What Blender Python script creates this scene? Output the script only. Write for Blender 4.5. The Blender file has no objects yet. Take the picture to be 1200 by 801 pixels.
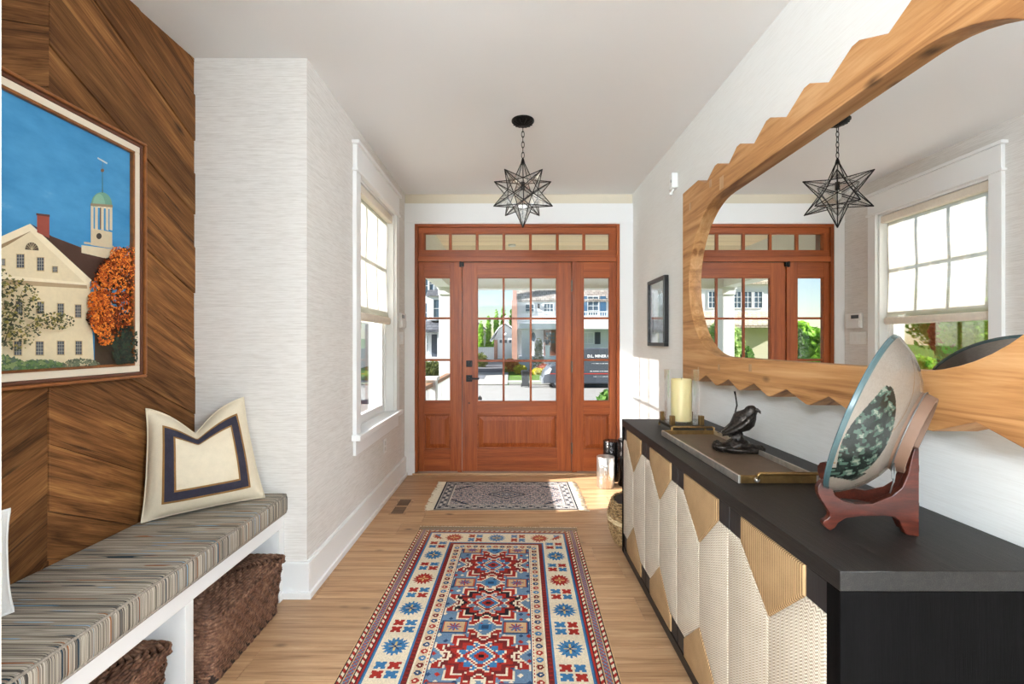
import bpy, bmesh, math, random
import numpy as np
from mathutils import Vector, Matrix

RND = random.Random(11)
SC = bpy.context.scene
COL = SC.collection
PI = math.pi

# ------------------------------------------------------------------ camera, sky, sun, exposure
ZC = 1.295                       # eye height (m)
FPX = 540.0                      # focal length in pixels of the 1200 px wide frame
cam_d = bpy.data.cameras.new('camera')
cam_d.sensor_width = 36.0
cam_d.lens = 36.0 * FPX / 1200.0
cam_d.clip_start = 0.03
cam_d.clip_end = 400
cam = bpy.data.objects.new('camera', cam_d)
cam.location = (0, 0, ZC)
cam.rotation_euler = (PI / 2, 0, 0)
COL.objects.link(cam)
SC.camera = cam

SUN_DIR = Vector((1.0, 0.22, -0.51)).normalized()      # the way the light travels
world = bpy.data.worlds.new('world')
SC.world = world
world.use_nodes = True
_nt = world.node_tree
_nt.nodes.clear()
_sky = _nt.nodes.new('ShaderNodeTexSky')
_sky.sky_type = 'NISHITA'
_sky.sun_disc = False
_sky.sun_elevation = math.radians(26.6)
_sky.sun_rotation = math.radians(258.7)
_sky.air_density = 1.0
_sky.dust_density = 0.4
_sky.ozone_density = 1.0
_bg = _nt.nodes.new('ShaderNodeBackground')
_bg.inputs['Strength'].default_value = 0.085
_wo = _nt.nodes.new('ShaderNodeOutputWorld')
_nt.links.new(_sky.outputs[0], _bg.inputs[0])
_nt.links.new(_bg.outputs[0], _wo.inputs[0])

sun_d = bpy.data.lights.new('sun', 'SUN')
sun_d.energy = 8.5
sun_d.angle = math.radians(0.6)
sun_d.color = (1.0, 0.975, 0.94)
sun = bpy.data.objects.new('sun', sun_d)
sun.rotation_euler = SUN_DIR.to_track_quat('-Z', 'Y').to_euler()
sun.location = (-20, -4, 14)
COL.objects.link(sun)

SC.view_settings.view_transform = 'Standard'
SC.view_settings.look = 'None'
SC.view_settings.gamma = 1.0
SC.view_settings.use_curve_mapping = False
SC.view_settings.exposure = 1.12
FILL_GLOW = 245.0                      # emission of the unseen globes added behind the camera as fill light
SC.cycles.use_denoising = True
SC.cycles.max_bounces = 10
SC.cycles.diffuse_bounces = 5
SC.cycles.glossy_bounces = 5
SC.cycles.transparent_max_bounces = 24
SC.cycles.caustics_reflective = False
SC.cycles.caustics_refractive = False
SC.cycles.sample_clamp_indirect = 6.0

# ------------------------------------------------------------------ helpers: colour, nodes, materials
def C(r, g, b):
    def f(c):
        c /= 255.0
        return c / 12.92 if c <= 0.04045 else ((c + 0.055) / 1.055) ** 2.4
    return (f(r), f(g), f(b), 1.0)

class NT:
    def __init__(self, name, rough=0.5, metal=0.0, spec=0.5, base=(0.8, 0.8, 0.8, 1)):
        self.mat = bpy.data.materials.new(name)
        self.mat.use_nodes = True
        self.t = self.mat.node_tree
        self.b = self.t.nodes['Principled BSDF']
        self.out = self.t.nodes['Material Output']
        self.set(self.b, {'Base Color': base, 'Roughness': rough, 'Metallic': metal, 'Specular IOR Level': spec})
    def set(self, n, ins):
        for k, v in ins.items():
            s = n.inputs[k]
            if hasattr(v, 'is_linked') or isinstance(v, bpy.types.NodeSocket):
                self.t.links.new(v, s)
            else:
                s.default_value = v
    def n(self, typ, ins=None, **props):
        nd = self.t.nodes.new('ShaderNode' + typ)
        for k, v in props.items():
            setattr(nd, k, v)
        if ins:
            self.set(nd, ins)
        return nd
    def math(self, op, a, b=0.0):
        return self.n('Math', {0: a, 1: b}, operation=op).outputs[0]
    def mix(self, fac, a, b, blend='MIX'):
        nd = self.n('Mix', None, data_type='RGBA', blend_type=blend)
        self.set(nd, {0: fac, 6: a, 7: b})
        return nd.outputs[2]
    def ramp(self, fac, stops):
        nd = self.n('ValToRGB', {0: fac})
        cr = nd.color_ramp
        while len(cr.elements) < len(stops):
            cr.elements.new(0.5)
        for e, (p, c) in zip(cr.elements, stops):
            e.position = p
            e.color = c
        return nd.outputs[0]
    def coords(self, kind='Object', scale=(1, 1, 1), rand=True, rot=(0, 0, 0)):
        tc = self.n('TexCoord')
        v = tc.outputs[kind]
        if rand:
            oi = self.n('ObjectInfo')
            off = self.n('VectorMath', {0: (37.1, 53.7, 71.3)}, operation='SCALE')
            self.set(off, {'Scale': oi.outputs['Random']})
            v = self.n('VectorMath', {0: v, 1: off.outputs[0]}, operation='ADD').outputs[0]
        return self.n('Mapping', {'Vector': v, 'Scale': scale, 'Rotation': rot}).outputs[0]
    def noise(self, vec, scale=5, detail=3, rough=0.5, dist=0.0):
        return self.n('TexNoise', {'Vector': vec, 'Scale': scale, 'Detail': detail, 'Roughness': rough, 'Distortion': dist}).outputs[0]
    def bump(self, h, strength=0.2, dist=0.002):
        nd = self.n('Bump', {'Height': h, 'Strength': strength, 'Distance': dist})
        self.set(self.b, {'Normal': nd.outputs[0]})
    def rand(self):
        return self.n('ObjectInfo').outputs['Random']

def plain(name, col, rough=0.5, metal=0.0, spec=0.5, var=0.0, vs=6.0, bump=0.0, bs=60.0):
    m = NT(name, rough, metal, spec, col)
    if var or bump:
        v = m.coords('Object', rand=False)
    if var:
        nz = m.noise(v, vs, 4, 0.55)
        k = m.ramp(nz, [(0.3, tuple(c * (1 - var) for c in col[:3]) + (1,)), (0.7, tuple(min(1, c * (1 + var)) for c in col[:3]) + (1,))])
        m.set(m.b, {'Base Color': k})
    if bump:
        m.bump(m.noise(v, bs, 3, 0.6), bump, 0.004)
    return m.mat

def wood(name, dark, mid, light, axis='x', rough=0.45, freq=26.0, stretch=0.06, bump=0.15, rnd=0.25, knots=0.0, spec=0.4, kind='Object', dist=1.2, fine=0.35):
    m = NT(name, rough, 0, spec)
    s = [freq, freq, freq]
    s['xyz'.index(axis)] = freq * stretch
    v = m.coords(kind, tuple(s))
    a = m.noise(v, 1.0, 5, 0.6, dist)
    s2 = [freq * 7] * 3
    s2['xyz'.index(axis)] = freq * 0.22
    v2 = m.coords(kind, tuple(s2))
    f = m.noise(v2, 1.0, 3, 0.7)
    h = m.math('ADD', m.math('MULTIPLY', a, 1 - fine), m.math('MULTIPLY', f, fine))
    col = m.ramp(h, [(0.33, dark), (0.5, mid), (0.66, light)])
    if knots:
        s3 = [7.0] * 3
        s3['xyz'.index(axis)] = 3.2
        vk = m.coords(kind, tuple(s3))
        vo = m.n('TexVoronoi', {'Vector': vk, 'Scale': 1.0, 'Randomness': 1.0})
        kk = m.ramp(vo.outputs['Distance'], [(0.03, (1, 1, 1, 1)), (0.13, (0, 0, 0, 1))])
        col = m.mix(m.math('MULTIPLY', kk, knots), col, tuple(c * 0.25 for c in dark[:3]) + (1,))
    if rnd:
        k = m.math('ADD', m.math('MULTIPLY', m.rand(), rnd), 1.0 - rnd / 2)
        hs = m.n('HueSaturation', {'Color': col, 'Value': k})
        col = hs.outputs[0]
    m.set(m.b, {'Base Color': col})
    if bump:
        m.bump(h, bump, 0.003)
    return m.mat

def glass_mat(name, tint=(0.97, 0.985, 0.98, 1), refl=0.9):
    m = NT(name)
    t = m.n('BsdfTransparent', {'Color': tint})
    g = m.n('BsdfGlossy', {'Color': (1, 1, 1, 1), 'Roughness': 0.02})
    fr = m.n('Fresnel', {'IOR': 1.45})
    k = m.math('MULTIPLY', fr.outputs[0], refl)
    mx = m.n('MixShader', {0: k, 1: t.outputs[0], 2: g.outputs[0]})
    m.set(m.out, {'Surface': mx.outputs[0]})
    return m.mat

def vcol(name, rough=0.9, spec=0.1, bump=0.0, bs=300.0, attr='tint', var=0.12, vs=90.0):
    m = NT(name, rough, 0, spec)
    a = m.n('VertexColor', None, layer_name=attr)
    v = m.coords('Object', rand=False)
    nz = m.noise(v, vs, 3, 0.7)
    k = m.math('ADD', m.math('MULTIPLY', nz, 2 * var), 1 - var)
    hs = m.n('HueSaturation', {'Color': a.outputs[0], 'Value': k})
    m.set(m.b, {'Base Color': hs.outputs[0]})
    if bump:
        m.bump(m.noise(v, bs, 2, 0.6), bump, 0.003)
    return m.mat

# ------------------------------------------------------------------ helpers: meshes and objects
WORLD = {}                       # object -> its world matrix, for parenting meshes that are given in world space

class MB:
    def __init__(self):
        self.v, self.f, self.m, self.c, self.uv = [], [], [], [], []
    def add(self, vs, fs, mat=0, col=None, uvs=None):
        o = len(self.v)
        self.v += [tuple(p) for p in vs]
        for i, f in enumerate(fs):
            self.f.append(tuple(o + k for k in f))
            self.m.append(mat)
            self.c.append(col)
            self.uv.append([uvs[k] for k in f] if uvs else None)
        return self
    def box(self, x0, x1, y0, y1, z0, z1, mat=0, col=None):
        x0, x1 = min(x0, x1), max(x0, x1); y0, y1 = min(y0, y1), max(y0, y1); z0, z1 = min(z0, z1), max(z0, z1)
        vs = [(x, y, z) for z in (z0, z1) for y in (y0, y1) for x in (x0, x1)]
        return self.add(vs, [(0, 2, 3, 1), (4, 5, 7, 6), (0, 1, 5, 4), (2, 6, 7, 3), (0, 4, 6, 2), (1, 3, 7, 5)], mat, col)
    def bar(self, p, q, w, h, up=(0, 0, 1), mat=0):
        p, q = Vector(p), Vector(q)
        d = (q - p).normalized()
        u = Vector(up)
        s = d.cross(u)
        if s.length < 1e-5:
            s = d.cross(Vector((1, 0, 0)))
        s.normalize()
        u = s.cross(d)
        vs = []
        for e in (p, q):
            for a, b in ((-1, -1), (1, -1), (1, 1), (-1, 1)):
                vs.append(e + s * a * w / 2 + u * b * h / 2)
        return self.add(vs, [(0, 1, 2, 3), (7, 6, 5, 4), (0, 4, 5, 1), (1, 5, 6, 2), (2, 6, 7, 3), (3, 7, 4, 0)], mat)
    def tube(self, pts, r, n=8, closed=False, mat=0, caps=True):
        pts = [Vector(p) for p in pts]
        k = len(pts)
        rs = r if isinstance(r, (list, tuple)) else [r] * k
        vs, fs = [], []
        prev = None
        for i, p in enumerate(pts):
            a = pts[(i - 1) % k] if (closed or i > 0) else p
            b = pts[(i + 1) % k] if (closed or i < k - 1) else p
            t = (b - a).normalized()
            if prev is None:
                s = t.cross(Vector((0, 0, 1)))
                if s.length < 1e-3:
                    s = t.cross(Vector((1, 0, 0)))
            else:
                s = prev - t * prev.dot(t)
            s.normalize()
            prev = s
            u = t.cross(s)
            for j in range(n):
                an = 2 * PI * j / n
                vs.append(p + (s * math.cos(an) + u * math.sin(an)) * rs[i])
        for i in range(k if closed else k - 1):
            for j in range(n):
                a, b = i * n + j, i * n + (j + 1) % n
                c, d = ((i + 1) % k) * n + (j + 1) % n, ((i + 1) % k) * n + j
                fs.append((a, b, c, d))
        if caps and not closed:
            fs.append(tuple(range(n))[::-1])
            fs.append(tuple((k - 1) * n + j for j in range(n)))
        return self.add(vs, fs, mat)
    def lathe(self, prof, c=(0, 0, 0), n=32, mat=0, mtx=None, colf=None):
        vs, fs = [], []
        for r, z in prof:
            for j in range(n):
                a = 2 * PI * j / n
                p = Vector((r * math.cos(a), r * math.sin(a), z))
                if mtx is not None:
                    p = mtx @ p
                vs.append(p + Vector(c))
        for i in range(len(prof) - 1):
            for j in range(n):
                fs.append((i * n + j, i * n + (j + 1) % n, (i + 1) * n + (j + 1) % n, (i + 1) * n + j))
        if prof[0][0] > 1e-6:
            fs.append(tuple(range(n))[::-1])
        if prof[-1][0] > 1e-6:
            fs.append(tuple((len(prof) - 1) * n + j for j in range(n)))
        return self.add(vs, fs, mat)
    def prism(self, pts, axis, t0, t1, mat=0, col=None):
        def P(a, b, t):
            return (t, a, b) if axis == 'x' else ((a, t, b) if axis == 'y' else (a, b, t))
        k = len(pts)
        vs = [P(a, b, t0) for a, b in pts] + [P(a, b, t1) for a, b in pts]
        fs = [tuple(range(k))[::-1], tuple(range(k, 2 * k))]
        for i in range(k):
            j = (i + 1) % k
            fs.append((i, j, k + j, k + i))
        return self.add(vs, fs, mat, col)
    def ball(self, c, r, n=16, m=10, mat=0):
        rx, ry, rz = (r, r, r) if not isinstance(r, (tuple, list)) else r
        vs, fs = [], []
        for i in range(m + 1):
            th = PI * i / m
            for j in range(n):
                a = 2 * PI * j / n
                vs.append((c[0] + rx * math.sin(th) * math.cos(a), c[1] + ry * math.sin(th) * math.sin(a), c[2] + rz * math.cos(th)))
        for i in range(m):
            for j in range(n):
                fs.append((i * n + j, (i + 1) * n + j, (i + 1) * n + (j + 1) % n, i * n + (j + 1) % n))
        return self.add(vs, fs, mat)
    def rounded(self, x0, x1, y0, y1, z0, z1, r, n=3, mat=0):
        bm = bmesh.new()
        bmesh.ops.create_cube(bm, size=1.0)
        for v in bm.verts:
            v.co = Vector(((x0 + x1) / 2 + v.co.x * (x1 - x0), (y0 + y1) / 2 + v.co.y * (y1 - y0), (z0 + z1) / 2 + v.co.z * (z1 - z0)))
        bmesh.ops.bevel(bm, geom=bm.edges[:], offset=r, segments=n, profile=0.5, affect='EDGES')
        bm.verts.ensure_lookup_table()
        for i, v in enumerate(bm.verts):
            v.index = i
        self.add([v.co[:] for v in bm.verts], [tuple(v.index for v in f.verts) for f in bm.faces], mat)
        bm.free()
        return self
    def build(self, name, mat, parent=None, smooth=None, bevel=0.0, segs=2, fix=True, local=False):
        me = bpy.data.meshes.new(name)
        me.from_pydata(self.v, [], self.f)
        mats = mat if isinstance(mat, (list, tuple)) else [mat]
        for x in mats:
            me.materials.append(x)
        if any(self.m):
            me.polygons.foreach_set('material_index', self.m)
        if any(c is not None for c in self.c):
            la = me.color_attributes.new('tint', 'FLOAT_COLOR', 'CORNER')
            arr = np.ones((len(me.loops), 4), dtype=np.float32)
            for p, c in zip(me.polygons, self.c):
                if c is not None:
                    arr[p.loop_start:p.loop_start + p.loop_total, :3] = c[:3]
            la.data.foreach_set('color', arr.ravel())
        if any(u is not None for u in self.uv):
            ul = me.uv_layers.new(name='UVMap')
            k = 0
            for p, u in zip(me.polygons, self.uv):
                for q in range(p.loop_total):
                    if u is not None:
                        ul.data[p.loop_start + q].uv = u[q]
        if fix:
            bm = bmesh.new()
            bm.from_mesh(me)
            bmesh.ops.recalc_face_normals(bm, faces=bm.faces[:])
            bm.to_mesh(me)
            bm.free()
        if smooth is not None:
            me.polygons.foreach_set('use_smooth', [True] * len(me.polygons))
            if smooth < 179:
                me.set_sharp_from_angle(angle=math.radians(smooth))
        me.update()
        o = bpy.data.objects.new(name, me)
        COL.objects.link(o)
        if parent is not None:
            o.parent = parent
            if not local:
                o.matrix_parent_inverse = WORLD.get(parent, Matrix()).inverted()
        if bevel:
            bv = o.modifiers.new('edge', 'BEVEL')
            bv.width = bevel
            bv.segments = segs
            bv.limit_method = 'ANGLE'
            bv.angle_limit = math.radians(40)
        return o

def tag(o, label=None, cat=None, group=None, kind=None):
    if label: o['label'] = label
    if cat: o['category'] = cat
    if group: o['group'] = group
    if kind: o['kind'] = kind
    return o

def thing(name, label, cat, loc=(0, 0, 0), rz=0.0, group=None, kind=None):
    o = bpy.data.objects.new(name, None)
    o.empty_display_size = 0.05
    o.location = loc
    o.rotation_euler = (0, 0, rz)
    COL.objects.link(o)
    WORLD[o] = Matrix.Translation(loc) @ Matrix.Rotation(rz, 4, 'Z')
    return tag(o, label, cat, group, kind)

def struct(name, mb, mat, parent=None, label=None, **kw):
    o = mb.build(name, mat, parent, **kw)
    if parent is None:
        o['kind'] = 'structure'
    if label:
        o['label'] = label
    return o

def structroot(name, loc=(0, 0, 0), label=None):
    o = thing(name, label, None, loc)
    o['kind'] = 'structure'
    return o

def copy_tree(o, parent=None):
    c = o.copy()
    COL.objects.link(c)
    if parent is not None:
        c.parent = parent
    for ch in [x for x in bpy.data.objects if x.parent == o]:
        copy_tree(ch, c)
    return c

def clip_poly(pts, a, b, c):
    """keep the side a*x + b*y <= c"""
    out = []
    for i in range(len(pts)):
        p, q = pts[i], pts[(i + 1) % len(pts)]
        fp, fq = a * p[0] + b * p[1] - c, a * q[0] + b * q[1] - c
        if fp <= 0:
            out.append(p)
        if fp * fq < 0:
            t = fp / (fp - fq)
            out.append((p[0] + t * (q[0] - p[0]), p[1] + t * (q[1] - p[1])))
    return out
# ------------------------------------------------------------------ materials of the room
def linen(name, base, streak, bump=0.25, amt=0.5):
    m = NT(name, 0.85, 0, 0.25)
    v = m.coords('Object', (5.0, 5.0, 330.0), rand=False)
    a = m.noise(v, 1.0, 4, 0.65)
    v2 = m.coords('Object', (14.0, 14.0, 150.0), rand=False)
    b = m.noise(v2, 1.0, 3, 0.6)
    h = m.math('ADD', m.math('MULTIPLY', a, 0.6), m.math('MULTIPLY', b, 0.4))
    col = m.ramp(h, [(0.36, streak), (0.36 + 0.22 * amt, base), (0.8, tuple(min(1, c * 1.04) for c in base[:3]) + (1,))])
    m.set(m.b, {'Base Color': col})
    m.bump(h, bump, 0.002)
    return m.mat

M_LINEN = linen('grasscloth', C(233, 229, 224), C(213, 207, 200), 0.2, 0.9)
M_LINEN_R = linen('grasscloth_right', C(238, 237, 233), C(232, 230, 225), 0.04, 0.8)
M_LIVING = plain('living_paint', C(240, 240, 240), 0.9)
M_CEIL = plain('ceiling_paint', C(241, 241, 241), 0.9, spec=0.2)
M_TRIM = plain('trim_paint', C(243, 243, 242), 0.38, spec=0.45)
M_UPWALL = plain('upper_wall_paint', C(226, 216, 196), 0.85, spec=0.2)
M_FLOOR = wood('oak_floor', C(138, 100, 68), C(184, 144, 106), C(208, 171, 133), 'x', 0.42, 20, 0.05, 0.12, 0.22, 0.75, spec=0.4, dist=1.6)
M_SUBFLOOR = plain('floor_joint', C(92, 66, 46), 0.8)
def reclaimed():
    m = NT('reclaimed_wood', 0.66, 0, 0.2)
    a = m.noise(m.coords('UV', (1.6, 15.0, 1)), 1.0, 4, 0.55, 1.6)
    f = m.noise(m.coords('UV', (7.0, 190.0, 1)), 1.0, 3, 0.65)
    h = m.math('ADD', m.math('MULTIPLY', a, 0.62), m.math('MULTIPLY', f, 0.38))
    col = m.ramp(h, [(0.34, C(70, 41, 19)), (0.48, C(120, 77, 41)), (0.60, C(150, 103, 58)), (0.70, C(182, 134, 82))])
    ck = m.noise(m.coords('UV', (1.3, 46.0, 1)), 1.0, 5, 0.6, 0.8)
    crack = m.ramp(ck, [(0.29, (1, 1, 1, 1)), (0.36, (0, 0, 0, 1))])
    col = m.mix(m.math('MULTIPLY', crack, 0.75), col, C(36, 20, 9))
    vo = m.n('TexVoronoi', {'Vector': m.coords('UV', (2.6, 6.0, 1)), 'Scale': 1.0, 'Randomness': 1.0})
    kn = m.ramp(vo.outputs['Distance'], [(0.035, (1, 1, 1, 1)), (0.14, (0, 0, 0, 1))])
    col = m.mix(m.math('MULTIPLY', kn, 0.85), col, C(34, 18, 8))
    k = m.math('ADD', m.math('MULTIPLY', m.rand(), 0.55), 0.60)
    m.set(m.b, {'Base Color': m.n('HueSaturation', {'Color': col, 'Value': k, 'Saturation': 1.0}).outputs[0]})
    m.bump(m.math('SUBTRACT', h, m.math('MULTIPLY', crack, 0.5)), 0.6, 0.004)
    return m.mat
M_RECLAIM = reclaimed()
M_MAHOG_V = wood('mahogany_upright', C(112, 50, 20), C(150, 74, 32), C(176, 96, 46), 'z', 0.40, 26, 0.03, 0.05, 0.12, spec=0.35, dist=0.5, fine=0.45)
M_MAHOG_H = wood('mahogany_level', C(112, 50, 20), C(150, 74, 32), C(176, 96, 46), 'x', 0.40, 26, 0.03, 0.05, 0.12, spec=0.35, dist=0.5, fine=0.45)
M_GLASS = glass_mat('window_glass', (0.99, 0.993, 0.992, 1), 0.5)
M_BLACK = plain('black_hardware', C(26, 25, 25), 0.42, 0.6)
M_BRONZE = plain('oil_bronze', C(58, 48, 42), 0.4, 0.8)
M_NICKEL = plain('dull_nickel', C(120, 112, 104), 0.35, 0.9)
M_PLASTIC = plain('white_plastic', C(240, 240, 238), 0.35)
M_SCREEN = plain('dark_display', C(70, 78, 84), 0.2)

# ------------------------------------------------------------------ room shell
XL, XR, YD, ZT = -1.046, 1.179, 4.511, 2.74
XW, YR, YP, XP = -1.614, 2.349, 0.93, -1.0305
WY0, WY1, WZ0, WZ1 = 3.112, 4.080, 0.680, 2.420           # opening of the side window

def wall_holes(mb, axis, t0, t1, a0, a1, z0, z1, holes):
    """a wall slab with rectangular openings; axis = the direction it is thin in"""
    def bx(p, q, r, s):
        if q - p < 1e-6 or s - r < 1e-6:
            return
        if axis == 'x':
            mb.box(t0, t1, p, q, r, s)
        else:
            mb.box(p, q, t0, t1, r, s)
    cur = a0
    for (h0, h1, g0, g1) in sorted(holes):
        bx(cur, h0, z0, z1)
        bx(h0, h1, z0, g0)
        bx(h0, h1, g1, z1)
        cur = h1
    bx(cur, a1, z0, z1)
    return mb

struct('wall_left', wall_holes(MB(), 'x', -1.25, XL, YR, 4.70, 0, ZT, [(WY0, WY1, WZ0, WZ1)]), M_LINEN)
struct('wall_return', MB().box(-1.75, -1.25, YR, YR + 0.15, 0, ZT).box(-1.25, XL - 0.0005, YR - 0.0005, YR + 0.01, 0, ZT), M_LINEN)
struct('wall_pier', MB().box(-1.75, XP, 0.79, YP, 0, ZT).box(-1.15, XP, -0.60, 0.79, 0, ZT), M_LINEN)
struct('wall_right', MB().box(XR, 1.35, 0.35, 4.70, 0, ZT), M_LINEN_R)
struct('ceiling', MB().box(-1.80, 1.38, -0.6, 4.72, ZT, ZT + 0.1).box(-4.7, 5.4, -5.3, -0.6, ZT, ZT + 0.1).box(1.38, 5.4, -0.6, 0.5, ZT, ZT + 0.1), M_CEIL)
# unseen living room behind the camera, widened and opened to let in fill light
struct('wall_back', wall_holes(MB(), 'y', -5.2, -5.0, -4.6, 5.3, 0, ZT, [(-3.9, -1.9, 0.25, 2.4), (-1.5, 0.7, 0.25, 2.4), (1.2, 4.4, 0.25, 2.4)]), M_LIVING)
struct('wall_living_left', wall_holes(MB(), 'x', -4.6, -4.45, -5.0, -0.45, 0, ZT, [(-4.7, -2.9, 0.12, 2.45), (-2.7, -0.75, 0.12, 2.45)]), M_LIVING)
struct('wall_living_right', wall_holes(MB(), 'x', 5.2, 5.35, -5.0, 0.5, 0, ZT, [(-4.6, -2.5, 0.12, 2.45), (-2.2, 0.1, 0.12, 2.45)]), M_LIVING)
struct('wall_living_front', MB().box(-4.6, -1.15, -0.6, -0.45, 0, ZT).box(1.35, 5.35, 0.35, 0.5, 0, ZT), M_LIVING)

# side parts of the entrance wall: plaster above the header, door opening below
DX0, DX1, DZ1 = -0.950, 1.052, 2.447
struct('wall_front', MB().box(-1.25, DX0, YD, 4.70, 0, ZT).box(DX1, 1.35, YD, 4.70, 0, ZT).box(DX0, DX1, YD, 4.70, DZ1, ZT), M_UPWALL)

# floor: oak planks laid across the hall
floor = structroot('floor', (0, 2.5, 0), 'wide oak plank floor')
struct('subfloor', MB().box(-1.75, 1.35, 0.2, 4.70, -0.09, -0.0175), M_SUBFLOOR, floor)
struct('floor_slab', MB().box(-4.6, 5.35, -5.2, 0.198, -0.09, 0.0).box(1.35, 5.35, 0.198, 0.35, -0.09, 0.0), plain('living_floor', C(206, 200, 192), 0.6), floor)
pw = 0.191
rows = [2.148 + k * pw for k in range(-10, 13)]
known = {0: (0.62, -0.2), 3: (0.50,), 4: (-0.42,), -1: (-1.12,), 1: (-1.0,)}
shared = {}
for k, y0 in zip(range(-10, 13), rows):
    y1 = min(y0 + pw, 4.505)
    if y1 - y0 < 0.03:
        continue
    xs = [-1.63]
    x = -1.63 + RND.uniform(0.5, 1.7)
    while x < 1.17:
        xs.append(x)
        x += RND.uniform(0.9, 2.0)
    xs.append(1.175)
    if k in known:
        xs = [-1.63] + sorted(known[k]) + [1.175]
    for a, b in zip(xs[:-1], xs[1:]):
        if b - a < 0.05:
            continue
        L = b - a
        mb = MB().box(-L / 2 + 0.0006, L / 2 - 0.0006, -(y1 - y0) / 2 + 0.0007, (y1 - y0) / 2 - 0.0007, -0.0165, 0.0)
        o = mb.build('plank', M_FLOOR, floor, bevel=0.0012, segs=1)
        o.location = ((a + b) / 2, (y0 + y1) / 2, 0)

# reclaimed wood on the bench wall: chevron of planks meeting on an upright seam
wwall = structroot('wall_wood', (XW, 1.6, 0), 'chevron of dark reclaimed wood planks above the bench')
struct('wall_backing', MB().box(-1.75, XW - 0.012, 0.79, YR + 0.1, 0, ZT), plain('backing', C(28, 18, 10), 0.9), wwall)
YS, SL = 1.608, 0.53
ca = 1 / math.hypot(1, SL)
for side in (1, -1):
    z = -0.05
    lim = YR - 0.0005 if side > 0 else YP + 0.0005
    while z < ZT + 0.5:
        w = RND.choice((0.165, 0.19, 0.21, 0.235))
        span = abs(lim - YS)
        poly = [(YS + side * 0.0008, z), (YS + side * span, z - SL * span), (YS + side * span, z - SL * span + w - 0.002), (YS + side * 0.0008, z + w - 0.002)]
        poly = clip_poly(poly, 0, -1, -0.42)
        poly = clip_poly(poly, 0, 1, ZT - 0.001)
        if len(poly) >= 3:
            t = RND.uniform(0.0, 0.007)
            mb = MB()
            kk = len(poly)
            uv = [((p[0] - YS) * side * ca - (p[1] - z) * SL * ca, (p[0] - YS) * side * SL * ca + (p[1] - z) * ca) for p in poly]
            vs = [(XW - 0.016, a, b) for a, b in poly] + [(XW - 0.006 + t, a, b) for a, b in poly]
            fs = [tuple(range(kk))[::-1], tuple(range(kk, 2 * kk))] + [(i, (i + 1) % kk, kk + (i + 1) % kk, kk + i) for i in range(kk)]
            mb.add(vs, fs, 0, None, uv + uv)
            mb.build('plank', M_RECLAIM, wwall, bevel=0.0014, segs=1)
        z += w

# baseboards and casings
BH = 0.178
def base_x(mb, x, y0, y1, s):       # along y, on a wall facing s
    mb.box(x, x + s * 0.020, y0, y1, 0, BH)
    mb.box(x, x + s * 0.014, y0, y1, BH, BH + 0.008)
    mb.box(x + s * 0.020, x + s * 0.034, y0, y1, 0, 0.032)
struct('baseboard_left', (lambda m: (base_x(m, XL, YR, YD, 1), m)[1])(MB()), M_TRIM, bevel=0.003)
struct('baseboard_right', (lambda m: (base_x(m, XR, -0.5, YD, -1), m)[1])(MB()), M_TRIM, bevel=0.003)
struct('baseboard_return', MB().box(-1.160, XL + 0.0205, YR - 0.020, YR - 0.0005, 0, BH + 0.0005).box(-1.160, XL + 0.0345, YR - 0.034, YR - 0.0005, 0, 0.0325), M_TRIM, bevel=0.003)
def PX(px): return (px - 600.0) / 119.7
def PZ(py): return ZC + (400.5 - py) / 119.7
trim = structroot('trim_1', (0, YD, 0), 'white casing around the mahogany entrance')
MB().box(XL, DX0, YD - 0.022, YD, 0, DZ1).build('casing_board', M_TRIM, trim, bevel=0.002)
MB().box(DX1, XR, YD - 0.022, YD, 0, DZ1).build('casing_board', M_TRIM, trim, bevel=0.002)
MB().box(XL, XR, YD - 0.024, YD, DZ1, PZ(239)).box(XL, XR, YD - 0.030, YD, DZ1 + 0.012, DZ1 + 0.028).build('header_board', M_TRIM, trim, bevel=0.002)
MB().box(XL, DX0 + 0.004, YD - 0.034, YD - 0.022, 0, 0.235).box(DX1 - 0.004, XR, YD - 0.034, YD - 0.022, 0, 0.235).build('plinth_block', M_TRIM, trim, bevel=0.002)

# ------------------------------------------------------------------ entrance: door leaf, sidelights, transom
YF, YB = 4.516, 4.562               # faces of the door leaf
frame = structroot('trim_2', (0, YF, 0), 'mahogany frame of the entrance')
def fb(name, x0, x1, y0, y1, par, mat, d0=YF, d1=YB, bev=0.002):
    return MB().box(PX(x0), PX(x1), d0, d1, PZ(y0), PZ(y1)).build(name, mat, par, bevel=bev)
fb('jamb', 486.3, 490.0, 262.6, 552.5, frame, M_MAHOG_V, 4.497, 4.64)
fb('jamb', 722.3, 725.9, 262.6, 552.5, frame, M_MAHOG_V, 4.497, 4.64)
fb('head', 490.0, 722.3, 262.6, 266.0, frame, M_MAHOG_H, 4.497, 4.64)
fb('transom_bar', 490.0, 722.3, 300.6, 306.6, frame, M_MAHOG_H, 4.500, 4.64)
fb('mullion_post', 536.3, 541.2, 306.6, 552.5, frame, M_MAHOG_V, 4.503, 4.64)
fb('mullion_post', 670.2, 676.0, 306.6, 552.5, frame, M_MAHOG_V, 4.503, 4.64)
struct('trim_3', MB().box(PX(484), PX(728), 4.475, 4.66, 0.0, 0.020), wood('oak_sill', C(146, 107, 74), C(192, 152, 113), C(214, 178, 140), 'x', 0.4, 20, 0.05), None, 'pale oak threshold under the entrance door', bevel=0.004)

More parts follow.
